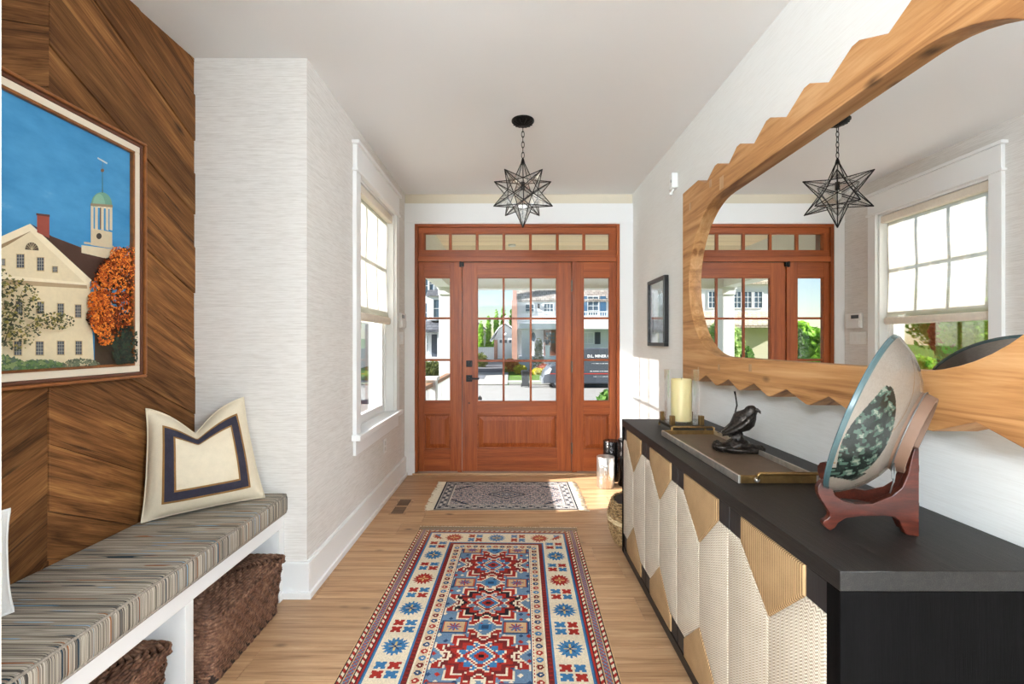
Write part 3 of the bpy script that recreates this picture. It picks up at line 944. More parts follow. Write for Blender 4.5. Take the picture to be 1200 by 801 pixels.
def flat(pts, col, raw=False):
    q = pts if raw else [PW(*p) for p in pts]
    for (a, b, c) in ((1, 0, Y1), (-1, 0, -Y0), (0, 1, Z1), (0, -1, -Z0)):
        q = clip_poly(q, a, b, c)
        if len(q) < 3:
            return
    LAY[0] += 0.00001
    pic.add([(LAY[0], a, b) for a, b in q], [tuple(range(len(q)))], 0, col)
cream, shade_, trimc = C(226, 208, 172), C(176, 150, 116), C(238, 222, 190)
flat([(-170, 420), (-170, 330), (36, 268), (106, 330), (111, 430), (111, 470), (-170, 470)], cream)
flat([(-170, 352), (36, 262), (42, 268), (-170, 364)], trimc)
flat([(-170, 364), (38, 270), (10, 287), (-170, 378)], C(150, 124, 92))
flat([(37, 262), (62, 277), (123, 300), (123, 322), (108, 331)], C(74, 50, 40))
flat([(36, 262), (108, 328), (103, 334), (33, 268)], trimc)
flat([(44, 250), (58.5, 252), (58.5, 279), (44, 272)], C(150, 74, 60))
flat([(43, 249.5), (59, 251.5), (59, 254), (43, 252)], C(84, 50, 44))
flat([(-170, 314), (102, 334), (103, 338), (-170, 324)], shade_)
flat([(-170, 306), (100, 331), (102, 334), (-170, 314)], trimc)
flat([(96, 287), (136, 292), (136, 304), (122, 302), (96, 296)], C(214, 198, 166))
flat([(99, 283), (134, 288), (134, 290), (99, 285.5)], C(190, 176, 150))
flat([(107, 267), (132, 272), (132, 291), (107, 287)], C(206, 188, 156))
flat([(107, 239), (132, 242), (132, 245), (107, 242)], trimc)
for cxp in (108.5, 113.5, 120.5, 126, 130.5):
    flat([(cxp - 1.6, 241), (cxp + 1.6, 241), (cxp + 1.6, 270), (cxp - 1.6, 269)], C(214, 198, 168))
flat([(117.5, 243), (119, 243), (119, 268), (117.5, 268)], C(110, 90, 70))
dome = [(119.5 + 12.4 * math.cos(a), 240 - 15 * math.sin(a)) for a in [PI * k / 14 for k in range(15)]]
flat(dome, C(112, 158, 138))
flat([(x - 0.4 * (x - 119.5) - 3, y + 2) for x, y in dome], C(132, 176, 152))
flat([(106.6, 238), (132.6, 240), (132.6, 243), (106.6, 241)], C(150, 130, 104))
flat([(119.9, 226), (121.1, 226), (120.8, 198), (120.2, 198)], C(74, 110, 96))
flat([(120.5 + 2.1 * math.cos(k), 199.5 + 2.1 * math.sin(k)) for k in [2 * PI * j / 10 for j in range(10)]], C(120, 90, 70))
flat([(120.2, 198), (120.8, 198), (121.0, 186), (120.6, 186)], C(110, 110, 108))
flat([(115, 184), (126.5, 190.6), (126, 192.4), (114.6, 185.8)], C(200, 204, 206))
flat([(116.5 + 3.2 * math.cos(k), 276.5 + 3.6 * math.sin(k)) for k in [2 * PI * j / 14 for j in range(14)]], C(62, 54, 48))
def pwin(cx_, cy_, w, h):
    x, y = cx_ / 4.005, cy_ / 4.005 + 270
    w, h = w / 4.005, h / 4.005
    flat([(x - w / 2 - 0.9, y - h / 2 - 0.9), (x + w / 2 + 0.9, y - h / 2 - 0.6), (x + w / 2 + 0.9, y + h / 2 + 1.2), (x - w / 2 - 0.9, y + h / 2 + 0.9)], C(196, 170, 128))
    flat([(x - w / 2, y - h / 2), (x + w / 2, y - h / 2), (x + w / 2, y + h / 2), (x - w / 2, y + h / 2)], C(74, 78, 84))
    for k in (0.33, 0.66):
        flat([(x - w / 2 + w * k - 0.25, y - h / 2), (x - w / 2 + w * k + 0.25, y - h / 2), (x - w / 2 + w * k + 0.25, y + h / 2), (x - w / 2 + w * k - 0.25, y + h / 2)], C(176, 172, 160))
    for k in (0.25, 0.5, 0.75):
        flat([(x - w / 2, y - h / 2 + h * k - 0.25), (x + w / 2, y - h / 2 + h * k - 0.25), (x + w / 2, y - h / 2 + h * k + 0.25), (x - w / 2, y - h / 2 + h * k + 0.25)], C(176, 172, 160))
for w_ in ((98, 143, 34, 62), (192, 157, 30, 60), (260, 182, 22, 25), (15, 148, 20, 30), (-70, 150, 34, 62), (92, 362, 30, 60), (192, 362, 30, 54), (286, 373, 28, 60), (368, 378, 26, 58), (-15, 360, 30, 60), (-130, 352, 30, 60), (85, 552, 34, 64), (187, 552, 34, 62), (286, 550, 30, 62), (370, 550, 28, 62), (-25, 555, 34, 64)):
    pwin(*w_)
fan = [(37.5 + 8.0 * math.cos(a), 292.8 - 9.0 * math.sin(a) + 0.6 * math.cos(a)) for a in [PI * k / 12 for k in range(13)]]
flat(fan, C(84, 72, 58))
for k in range(1, 8):
    a = PI * k / 8
    flat([(37.2, 292.6), (37.8, 292.6), (37.5 + 7.6 * math.cos(a) + 0.3, 292.6 - 8.6 * math.sin(a)), (37.5 + 7.6 * math.cos(a) - 0.3, 292.6 - 8.6 * math.sin(a))], C(200, 180, 144))
flat([(111, 395), (118, 395), (118, 440), (111, 440)], C(120, 96, 52))
flat([(111, 372), (165, 365), (165, 440), (111, 440)], C(70, 54, 40))
def leaves(n, cx_, cy_, rx, ry, cols, size, shape=None, rr=RND):
    for _ in range(n):
        a, r = rr.uniform(0, 2 * PI), math.sqrt(rr.random())
        x, y = cx_ + rx * r * math.cos(a), cy_ + ry * r * math.sin(a)
        if shape and not shape(x, y):
            continue
        yy, zz = PW(x, y)
        s = size * rr.uniform(0.6, 1.4)
        t = rr.uniform(0, PI)
        q = [(yy + s * math.cos(t + k), zz + s * math.sin(t + k) * 0.8) for k in (0, 2.0, 4.2)]
        flat(q, rr.choice(cols), True)
dk = [C(40, 26, 14), C(88, 40, 14), C(120, 50, 12)]
org = [C(196, 92, 22), C(222, 116, 30), C(168, 70, 18), C(236, 142, 50), C(140, 58, 16)]
leaves(500, 134, 345, 22, 46, dk, 0.012)
leaves(200, 145, 312, 14, 22, dk, 0.010)
leaves(160, 122, 322, 12, 14, dk, 0.009)
leaves(160, 112, 372, 12, 16, dk, 0.009)
leaves(300, 112, 355, 12, 32, org, 0.006)
for bx_, by_, rx_, ry_, n_ in ((134, 345, 22, 50, 700), (147, 306, 15, 18, 220), (132, 300, 10, 11, 120), (120, 322, 13, 13, 200), (107, 352, 13, 10, 170), (112, 378, 14, 16, 220), (116, 398, 10, 8, 90), (100, 352, 6, 6, 40)):
    leaves(n_, bx_, by_, rx_, ry_, org, 0.0055, lambda x, y: y < 404)
leaves(260, 140, 408, 17, 26, [C(34, 46, 34), C(48, 62, 44), C(26, 34, 26)], 0.010)
gre = [C(96, 120, 72), C(70, 96, 60), C(126, 140, 92), C(88, 104, 88)]
leaves(420, 36, 432, 32, 10, gre, 0.008)
leaves(240, 84, 428, 22, 8, [C(104, 112, 86), C(84, 92, 74), C(128, 130, 104)], 0.006)
leaves(260, -30, 430, 50, 14, gre, 0.012)
olv = [C(70, 72, 44), C(98, 98, 58), C(54, 58, 40), C(150, 136, 70)]
for bx_, by_, tx_, ty_ in ((-40, 425, 8, 350), (-6, 395, 40, 368), (-30, 410, 30, 385), (-10, 400, 12, 340), (10, 385, 60, 372)):
    flat([(bx_, by_), (bx_ + 2, by_), (tx_ + 0.6, ty_), (tx_, ty_)], C(70, 60, 44))
leaves(420, 4, 368, 34, 42, olv, 0.0055)
leaves(170, 50, 376, 24, 10, olv, 0.005)
leaves(200, -30, 360, 40, 50, olv, 0.007)
pic.build('painted_scene', M_PAINT, cv, fix=False)

# ------------------------------------------------------------------ star pendant
PCX, PCY, PCZ, SR = 0.071, 3.007, 2.262, 0.222
pend = thing('star_pendant', 'black metal and glass star pendant hanging from ceiling', 'pendant light', (PCX, PCY, PCZ))
can = MB()
can.lathe([(0.0, 2.698), (0.018, 2.698), (0.030, 2.712), (0.062, 2.722), (0.074, 2.732), (0.074, 2.7399)], (PCX, PCY, 0), 40)
can.build('canopy', M_BLACK, pend, smooth=40)
rb = MB()
for k in range(16):
    a = 2 * PI * k / 16
    rb.bar((PCX + 0.022 * math.cos(a), PCY + 0.022 * math.sin(a), 2.705), (PCX + 0.066 * math.cos(a), PCY + 0.066 * math.sin(a), 2.722), 0.006, 0.006)
rb.build('canopy_ribs', M_BLACK, pend)
nl = 6
top_tip = PCZ + SR
zt, zb = 2.700, top_tip + 0.012
for i in range(nl):
    zc_ = zt + (zb - zt) * (i + 0.5) / nl
    hl = (zt - zb) / nl * 0.62
    pts = []
    for k in range(14):
        a = 2 * PI * k / 14
        w, hgt = 0.009 * math.cos(a), hl * math.sin(a)
        pts.append((PCX + (w if i % 2 else 0), PCY + (0 if i % 2 else w), zc_ + hgt))
    MB().tube(pts, 0.0024, 6, closed=True).build('chain_link', M_BLACK, pend, smooth=180)
MB().lathe([(0.004, top_tip + 0.012), (0.010, top_tip - 0.004), (0.016, top_tip - 0.03), (0.014, top_tip - 0.03)], (PCX, PCY, 0), 12).build('finial', M_BLACK, pend, smooth=40)
tips = [Vector((0, 0, 1)), Vector((0, 0, -1))]
for k in range(5):
    a = math.radians(-90 + 36 + 72 * k)
    tips.append(Vector((0.894 * math.cos(a), 0.894 * math.sin(a), 0.447)))
    a = math.radians(-90 + 72 * k)
    tips.append(Vector((0.894 * math.cos(a), 0.894 * math.sin(a), -0.447)))
ico = []
for i in range(12):
    for j in range(i + 1, 12):
        for k in range(j + 1, 12):
            if all((tips[p] - tips[q]).length < 1.2 for p, q in ((i, j), (j, k), (i, k))):
                ico.append((i, j, k))
cen = {f: (tips[f[0]] + tips[f[1]] + tips[f[2]]).normalized() * 0.47 for f in ico}
ctr = Vector((PCX, PCY, PCZ))
starglass = NT('antique_glass')
_t = starglass.n('BsdfTransparent', {'Color': (0.93, 0.935, 0.93, 1)})
_g = starglass.n('BsdfGlossy', {'Color': (1, 1, 1, 1), 'Roughness': 0.15})
_f = starglass.n('Fresnel', {'IOR': 1.6})
starglass.set(starglass.out, {'Surface': starglass.n('MixShader', {0: starglass.math('ADD', starglass.math('MULTIPLY', _f.outputs[0], 0.6), 0.06), 1: _t.outputs[0], 2: _g.outputs[0]}).outputs[0]})
done = set()
for ti in range(12):
    fs_ = [f for f in ico if ti in f]
    ax = tips[ti]
    s = ax.orthogonal().normalized()
    u = ax.cross(s)
    fs_.sort(key=lambda f: math.atan2(cen[f].dot(u), cen[f].dot(s)))
    arm = MB()
    T_ = ctr + ax * SR
    for q in range(5):
        p0, p1 = ctr + cen[fs_[q]] * SR, ctr + cen[fs_[(q + 1) % 5]] * SR
        arm.tube([T_, p0], 0.0031, 6)
        key = tuple(sorted((fs_[q], fs_[(q + 1) % 5])))
        if key not in done:
            done.add(key)
            arm.tube([p0, p1], 0.0031, 6)
    ao = arm.build('point_frame', M_BLACK, pend)
    for q in range(5):
        p0, p1 = ctr + cen[fs_[q]] * SR, ctr + cen[fs_[(q + 1) % 5]] * SR
        MB().add([T_, p0, p1], [(0, 1, 2)]).build('glass_pane', starglass.mat, ao, fix=False)
bulb = NT('bulb_glass', 0.3, base=C(240, 236, 226))
MB().ball((PCX, PCY, PCZ - 0.01), (0.024, 0.024, 0.032)).build('bulb', bulb.mat, pend, smooth=180)
MB().lathe([(0.014, 0.02), (0.014, 0.075)], (PCX, PCY, PCZ), 12).build('bulb_socket', M_BLACK, pend, smooth=40)

# ------------------------------------------------------------------ carved wood mirror
XMF, XMG = 1.060, 1.0975
mir = thing('wall_mirror', 'long mirror in a honey wood frame with zigzag edges', 'mirror', (XMF, 1.78, 1.07))
M_HONEY = wood('honey_beam', C(134, 86, 48), C(186, 134, 84), C(210, 164, 116), 'y', 0.55, 11, 0.07, 0.25, 0.0, 0.85, spec=0.3, dist=1.8, fine=0.22)
ze, zlo = 2.862, 0.70
pk = [2.640, 2.390, 2.153, 1.903, 1.653, 1.417, 1.175, 0.932]
vl = [2.518, 2.258, 2.020, 1.783, 1.544, 1.299, 1.055, 0.812]
outer = [(ze, 1.071), (ze, 2.214)]
for a, b in zip(pk, vl):
    outer += [(a + 0.022, 2.217), (a - 0.010, 2.217), (b, 2.165)]
outer += [(zlo + 0.02, 2.214), (zlo, 2.205), (zlo, 1.071)]
low = []
for a, b in zip(pk, vl):
    low += [(a + 0.012, 1.070), (a - 0.012, 1.070), (b, 1.112)]
outer += [(zlo + 0.02, 1.071)] + low[::-1]
zm, hr = 1.6375, 0.4175
inner = []
for k in range(33):
    a = math.radians(-90 + 180 * k / 32)
    inner.append((2.345 + hr * math.cos(a), zm + hr * math.sin(a)))
for k in range(33):
    a = math.radians(90 + 180 * k / 32)
    inner.append((1.216 + hr * math.cos(a), zm + hr * math.sin(a)))
def holed(outer, inner, x0, x1):
    bm = bmesh.new()
    es = []
    for loop in (outer, inner):
        vs = [bm.verts.new((x0, a, b)) for a, b in loop]
        es += [bm.edges.new((vs[i], vs[(i + 1) % len(vs)])) for i in range(len(vs))]
    bmesh.ops.triangle_fill(bm, use_beauty=True, use_dissolve=False, edges=es)
    bm.verts.ensure_lookup_table()
    for i, v in enumerate(bm.verts):
        v.index = i
    mb = MB()
    n = len(bm.verts)
    vs = [v.co[:] for v in bm.verts]
    fs = [tuple(v.index for v in f.verts) for f in bm.faces]
    mb.add(vs + [(x1, p[1], p[2]) for p in vs], fs + [tuple(n + k for k in f)[::-1] for f in fs])
    o = len(outer)
    for base, loop in ((0, outer), (o, inner)):
        k = len(loop)
        mb.add([(x0, a, b) for a, b in loop] + [(x1, a, b) for a, b in loop], [(i, (i + 1) % k, k + (i + 1) % k, k + i) for i in range(k)])
    bm.free()
    return mb
fo = holed(outer, inner, XMF, XR - 0.001)
fbm = fo.build('frame', M_HONEY, mir, fix=False)
bm = bmesh.new(); bm.from_mesh(fbm.data)
bmesh.ops.remove_doubles(bm, verts=bm.verts[:], dist=1e-5)
bmesh.ops.recalc_face_normals(bm, faces=bm.faces[:])
bm.to_mesh(fbm.data); bm.free()
bv = fbm.modifiers.new('edge', 'BEVEL'); bv.width = 0.003; bv.segments = 2; bv.limit_method = 'ANGLE'; bv.angle_limit = math.radians(35)
MB().prism(inner, 'x', XMG, XMG + 0.006).build('mirror_glass', plain('silvered', (0.94, 0.95, 0.95, 1), 0.0, 1.0), mir)
M_PLUG = wood('plug_wood', C(140, 100, 66), C(186, 146, 106), C(206, 170, 132), 'z', 0.5, 30, 0.08, 0.2, 0.3)
for (yy, zz, s) in ((2.74, 2.10, 0.030), (2.46, 2.14, 0.028), (2.33, 2.10, 0.045), (2.36, 1.165, 0.022), (2.05, 1.18, 0.024), (2.62, 1.14, 0.018)):
    MB().box(XMF - 0.0008, XMF + 0.01, yy - s / 2, yy + s / 2, zz - s * 0.7, zz + s * 0.7).build('wood_plug', M_PLUG, mir)
# ------------------------------------------------------------------ sideboard with rope fronts
SX0, SX1, SY0, SY1, SZT = 0.660, 1.150, 0.927, 2.766, 0.834
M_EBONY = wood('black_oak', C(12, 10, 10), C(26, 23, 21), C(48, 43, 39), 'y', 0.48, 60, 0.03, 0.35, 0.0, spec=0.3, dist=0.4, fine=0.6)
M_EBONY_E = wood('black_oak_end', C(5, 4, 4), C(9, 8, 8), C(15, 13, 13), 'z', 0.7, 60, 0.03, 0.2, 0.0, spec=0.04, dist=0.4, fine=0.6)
M_EBONY_B = wood('black_oak_block', C(18, 16, 17), C(30, 27, 28), C(42, 39, 40), 'z', 0.5, 60, 0.05, 0.2, 0.2)
sb = thing('sideboard', 'long black oak sideboard with four rope-woven door fronts', 'sideboard', (0.905, 1.85, 0))
fw = 0.041
MB().box(SX0, SX1, SY0, SY1, SZT - fw, SZT).build('top', M_EBONY, sb, bevel=0.002)
MB().box(SX0, SX1, SY0, SY0 + fw, 0.045, SZT - fw).build('side_panel', M_EBONY_E, sb, bevel=0.002)
MB().box(SX0, SX1, SY1 - fw, SY1, 0.045, SZT - fw).build('side_panel', M_EBONY_E, sb, bevel=0.002)
MB().box(SX0, SX1, SY0 + fw, SY1 - fw, 0.045, 0.045 + fw).build('bottom_rail', M_EBONY, sb, bevel=0.002)
MB().box(SX1 - 0.02, SX1 - 0.002, SY0 + fw, SY1 - fw, 0.045 + fw, SZT - fw).build('back_panel', M_EBONY_E, sb)
MB().box(SX0 + 0.06, SX1 - 0.03, SY0 + 0.06, SY1 - 0.06, 0.0, 0.045).build('plinth', M_EBONY_E, sb)

def rope_mat(name, a, b, axis, period, slant=0.0):
    m = NT(name, 0.8, 0, 0.2)
    tc = m.n('TexCoord').outputs['Object']
    sep = m.n('SeparateXYZ', {0: tc})
    if axis == 'y':
        t = sep.outputs[1]
    else:
        t = m.math('ADD', sep.outputs[2], m.math('MULTIPLY', m.math('PINGPONG', sep.outputs[1], 0.009), slant))
    ph = m.math('MULTIPLY', t, 2 * PI / period)
    h = m.math('MULTIPLY', m.math('ADD', m.math('SINE', ph, 0), 1.0), 0.5)
    v = m.n('Mapping', {'Vector': tc, 'Scale': (1, 1, 1)}).outputs[0]
    nz = m.noise(v, 500, 2, 0.7)
    hh = m.math('ADD', m.math('MULTIPLY', h, 0.7), m.math('MULTIPLY', nz, 0.3))
    big = m.noise(v, 18, 2, 0.5)
    col = m.ramp(m.math('ADD', m.math('MULTIPLY', hh, 0.75), m.math('MULTIPLY', big, 0.25)), [(0.22, a), (0.62, b)])
    m.set(m.b, {'Base Color': col})
    m.bump(hh, 0.7, 0.0025)
    return m.mat
M_ROPE_T = rope_mat('tan_rope', C(104, 76, 48), C(188, 154, 112), 'y', 0.0075)
M_ROPE_W = rope_mat('cream_rope', C(164, 147, 126), C(222, 210, 192), 'z', 0.0080, 0.8)
M_ROPE_W2 = rope_mat('cream_rope_steep', C(158, 141, 120), C(216, 204, 186), 'z', 0.0074, -0.8)

def pad(par, name, pts, y0, z0, mat, xb=0.676, xf=0.657, k0=0.998):
    cx_, cy_ = sum(p[0] for p in pts) / len(pts), sum(p[1] for p in pts) / len(pts)
    n = len(pts)
    mb = MB()
    rings = []
    for sc_, x in ((k0, xb), (k0, xf + 0.007), (0.965, xf + 0.002), (0.90, xf)):
        rings.append([(x, y0 + cx_ + (p - cx_) * sc_, z0 + cy_ + (q - cy_) * sc_) for p, q in pts])
    vs = [v for r in rings for v in r]
    fs = [(i * n + j, i * n + (j + 1) % n, (i + 1) * n + (j + 1) % n, (i + 1) * n + j) for i in range(3) for j in range(n)] + [tuple(3 * n + j for j in range(n))]
    mb.add(vs, fs)
    mb.build(name, mat, par, smooth=30)
w_ = (SY1 - SY0 - 2 * fw) / 4
z0_, z1_ = 0.045 + fw, SZT - fw
h_ = z1_ - z0_
bk, tp = 0.072, 0.206
for i in range(4):
    ya = SY0 + fw + i * w_
    dr_ = MB().box(0.674, 0.694, ya + 0.0015, ya + w_ - 0.0015, z0_ + 0.002, z1_ - 0.002).build('door', M_EBONY_B, sb)
    ww = w_ - 0.003
    y0 = ya + 0.0015
    pad(dr_, 'tan_rope_pad', [(bk, h_ - 0.002), (ww - bk, h_ - 0.002), (ww - bk, h_ - bk), (ww / 2, h_ - tp), (bk, h_ - bk)], y0, z0_, M_ROPE_T)
    pad(dr_, 'tan_rope_pad', [(bk, 0.002), (bk, bk), (ww / 2, tp), (ww - bk, bk), (ww - bk, 0.002)], y0, z0_, M_ROPE_T)
    pad(dr_, 'cream_rope_pad', [(0, bk), (0, h_ - bk), (bk, h_ - bk), (ww / 2, h_ - tp), (ww / 2, tp), (bk, bk)], y0, z0_, M_ROPE_W)
    pad(dr_, 'cream_rope_pad', [(ww, bk), (ww - bk, bk), (ww / 2, tp), (ww / 2, h_ - tp), (ww - bk, h_ - bk), (ww, h_ - bk)], y0, z0_, M_ROPE_W2)
    for (a, b) in ((0, 0.002), (ww - bk, 0.002), (0, h_ - bk), (ww - bk, h_ - bk)):
        MB().box(0.664, 0.674, y0 + a + 0.001, y0 + a + bk - 0.001, z0_ + b, z0_ + b + bk - 0.003).build('corner_block', M_EBONY_B, dr_, bevel=0.0015)

# ------------------------------------------------------------------ tray
M_LEATHER = plain('brown_leather', C(92, 74, 58), 0.45, var=0.15, vs=25, bump=0.1, bs=300)
M_SILVER = plain('brushed_silver', C(196, 188, 178), 0.38, 0.85, var=0.2, vs=40)
M_ANTBR = plain('antique_bronze', C(138, 108, 66), 0.35, 0.9, var=0.2, vs=40)
M_DKBR = plain('dark_bronze', C(74, 62, 50), 0.4, 0.85, var=0.2, vs=60)
tray = thing('tray', 'rectangular brown leather tray with metal rim and bar handles', 'tray', (0.868, 1.885, SZT))
tx0, tx1, ty0, ty1 = 0.737, 1.000, 1.500, 2.270
MB().box(tx0 + 0.004, tx1 - 0.004, ty0 + 0.004, ty1 - 0.004, SZT + 0.0005, SZT + 0.008).build('tray_base', M_LEATHER, tray)
for xx in (tx0, tx1 - 0.008):
    MB().box(xx, xx + 0.008, ty0, ty1, SZT + 0.0005, SZT + 0.027).build('rim_rail', M_SILVER, tray, bevel=0.0015)
for yy in (ty0, ty1 - 0.008):
    MB().box(tx0 + 0.008, tx1 - 0.008, yy, yy + 0.008, SZT + 0.0005, SZT + 0.027).build('rim_rail', M_ANTBR, tray, bevel=0.0015)
for yy, sg in ((ty0 - 0.004, -1), (ty1 + 0.004, 1)):
    hx0, hx1 = tx0 + 0.055, tx1 + 0.002
    hd = MB().tube([(hx0, yy, SZT + 0.012), (hx0, yy + sg * 0.010, SZT + 0.020), (hx0, yy + sg * 0.014, SZT + 0.034), (hx0 + 0.006, yy + sg * 0.014, SZT + 0.038), (hx1 - 0.006, yy + sg * 0.014, SZT + 0.038), (hx1, yy + sg * 0.014, SZT + 0.034), (hx1, yy + sg * 0.010, SZT + 0.020), (hx1, yy, SZT + 0.012)], 0.0058, 8).build('handle', M_ANTBR, tray, smooth=60)
    for xx in (hx0, hx1):
        MB().ball((xx, yy + sg * 0.006, SZT + 0.016), 0.009, 12, 8).build('handle_knob', M_SILVER, hd, smooth=180)

# ------------------------------------------------------------------ hurricane candle
cy0, cx0_ = 2.435, 0.895
cd = thing('hurricane_holder', 'glass hurricane on a square bronze stand behind the tray', 'candle holder', (cx0_, cy0, SZT))
MB().box(cx0_ - 0.090, cx0_ + 0.090, cy0 - 0.090, cy0 + 0.090, SZT + 0.022, SZT + 0.036).build('stand_plate', M_DKBR, cd, bevel=0.003)
for sx_ in (-1, 1):
    MB().tube([(cx0_ + sx_ * 0.082, cy0 - 0.105, SZT + 0.004), (cx0_ + sx_ * 0.082, cy0 - 0.108, SZT + 0.016), (cx0_ + sx_ * 0.082, cy0 - 0.098, SZT + 0.026), (cx0_ + sx_ * 0.082, cy0 + 0.098, SZT + 0.026), (cx0_ + sx_ * 0.082, cy0 + 0.108, SZT + 0.016), (cx0_ + sx_ * 0.082, cy0 + 0.105, SZT + 0.004)], 0.006, 8).build('stand_foot', M_ANTBR, cd, smooth=60)
for sx_ in (-1, 1):
    for sy_ in (-1, 1):
        ax_, ay_ = cx0_ + sx_ * 0.074, cy0 + sy_ * 0.074
        MB().box(ax_ - 0.012, ax_ + 0.012, ay_ - 0.012, ay_ + 0.012, SZT + 0.036, SZT + 0.084).build('corner_post', M_ANTBR, cd, bevel=0.002)
hg = MB().lathe([(0.0, SZT + 0.037), (0.088, SZT + 0.037), (0.088, SZT + 0.315), (0.0845, SZT + 0.315), (0.0845, SZT + 0.047), (0.0, SZT + 0.047)], (cx0_, cy0, 0), 48)
hg.build('glass_cylinder', glass_mat('hurricane_glass', (0.985, 0.99, 0.988, 1), 0.35), cd, smooth=40)
cn = thing('pillar_candle', 'thick ivory pillar candle inside the glass hurricane', 'candle', (cx0_, cy0, SZT + 0.047))
wax = NT('ivory_wax', 0.5, base=C(226, 206, 150))
wax.set(wax.b, {'Subsurface Weight': 0.15, 'Subsurface Radius': (0.02, 0.012, 0.006)})
MB().lathe([(0.0, 0.0475), (0.051, 0.0475), (0.0525, 0.051), (0.0525, 0.262), (0.050, 0.266), (0.046, 0.262), (0.012, 0.256), (0.0, 0.255)], (cx0_, cy0, SZT), 40).build('wax_body', wax.mat, cn, smooth=50)
MB().tube([(cx0_, cy0, SZT + 0.253), (cx0_ + 0.001, cy0, SZT + 0.268), (cx0_ + 0.003, cy0, SZT + 0.275)], 0.0014, 6).build('wick', M_FBLACK, cn)

# ------------------------------------------------------------------ bronze bird
bz = NT('patinated_bronze', 0.42, 0.75)
bvv = bz.coords('Object', (1, 1, 1), rand=False)
bn = bz.noise(bvv, 120, 3, 0.6)
bz.set(bz.b, {'Base Color': bz.ramp(bn, [(0.35, C(26, 23, 21)), (0.65, C(66, 58, 52))])})
bz.bump(bn, 0.5, 0.003)
M_BIRD = bz.mat
bxc, byc, bzc = 0.932, 1.905, SZT + 0.009
br = thing('bird_figurine', 'dark bronze bird perched on a rock, standing on the tray', 'figurine', (bxc, byc, bzc))
def lump(c, r, seed, amp=0.16, n=20, m=12):
    rr = random.Random(seed)
    ph = [(rr.uniform(2, 6), rr.uniform(2, 6), rr.uniform(0, 6), rr.uniform(0, 6)) for _ in range(4)]
    mb = MB()
    vs, fs = [], []
    for i in range(m + 1):
        th = PI * i / m
        for j in range(n):
            a = 2 * PI * j / n
            d = 1 + amp * sum(math.sin(p * th + s + q0 * math.cos(a)) * math.cos(round(q) * a + t) for (p, q, s, t) in ph for q0 in (1.3,)) / 2
            vs.append((c[0] + r[0] * d * math.sin(th) * math.cos(a), c[1] + r[1] * d * math.sin(th) * math.sin(a), max(bzc + 0.0005, c[2] + r[2] * d * math.cos(th))))
    for i in range(m):
        for j in range(n):
            fs.append((i * n + j, (i + 1) * n + j, (i + 1) * n + (j + 1) % n, i * n + (j + 1) % n))
    return mb.add(vs, fs)
rock = MB()
for (dx, dy, dz, rx, ry, rz, sd) in ((-0.045, 0.01, 0.014, 0.050, 0.040, 0.020, 1), (0.0, 0.0, 0.022, 0.055, 0.045, 0.030, 2), (0.048, -0.022, 0.013, 0.050, 0.034, 0.020, 3), (0.0, -0.02, 0.012, 0.07, 0.04, 0.016, 4), (-0.075, 0.02, 0.018, 0.020, 0.020, 0.022, 5), (0.003, 0.004, 0.050, 0.026, 0.024, 0.032, 6), (0.082, -0.028, 0.012, 0.018, 0.020, 0.017, 8)):
    lp = lump((bxc + dx, byc + dy, bzc + dz), (rx, ry, rz), sd)
    rock.v_off = len(rock.v)
    rock.add(lp.v, lp.f)
rock.build('rock_base', M_BIRD, br, smooth=60)
sp = [(-0.060, 0.010, 0.079, 0.003, 0.010), (-0.040, 0.008, 0.088, 0.007, 0.014), (-0.020, 0.006, 0.098, 0.018, 0.022), (0.000, 0.004, 0.108, 0.034, 0.034), (0.016, 0.0, 0.121, 0.044, 0.042), (0.030, -0.006, 0.136, 0.044, 0.041), (0.039, -0.012, 0.151, 0.034, 0.033), (0.044, -0.017, 0.164, 0.0255, 0.0255), (0.048, -0.021, 0.176, 0.0235, 0.0235), (0.050, -0.024, 0.186, 0.017, 0.017), (0.051, -0.025, 0.192, 0.006, 0.006)]
bd = MB()
vs, fs = [], []
n = 20
for i, (dx, dy, dz, ra, rb_) in enumerate(sp):
    p, q = sp[max(0, i - 1)], sp[min(len(sp) - 1, i + 1)]
    t = Vector((q[0] - p[0], q[1] - p[1], q[2] - p[2])).normalized()
    s = t.cross(Vector((0, 1, 0))).normalized()
    u = t.cross(s)
    for j in range(n):
        a = 2 * PI * j / n
        v = Vector((bxc + dx, byc + dy, bzc + dz)) + s * ra * math.cos(a) + u * rb_ * math.sin(a)
        vs.append(v)
fs = [(i * n + j, i * n + (j + 1) % n, (i + 1) * n + (j + 1) % n, (i + 1) * n + j) for i in range(len(sp) - 1) for j in range(n)] + [tuple(range(n)), tuple((len(sp) - 1) * n + j for j in range(n))]
bd.add(vs, fs)
bd.build('body', M_BIRD, br, smooth=180)
MB().tube([(bxc + 0.058, byc - 0.040, bzc + 0.177), (bxc + 0.064, byc - 0.052, bzc + 0.172), (bxc + 0.065, byc - 0.058, bzc + 0.164)], [0.009, 0.005, 0.001], 8).build('beak', M_BIRD, br, smooth=60)
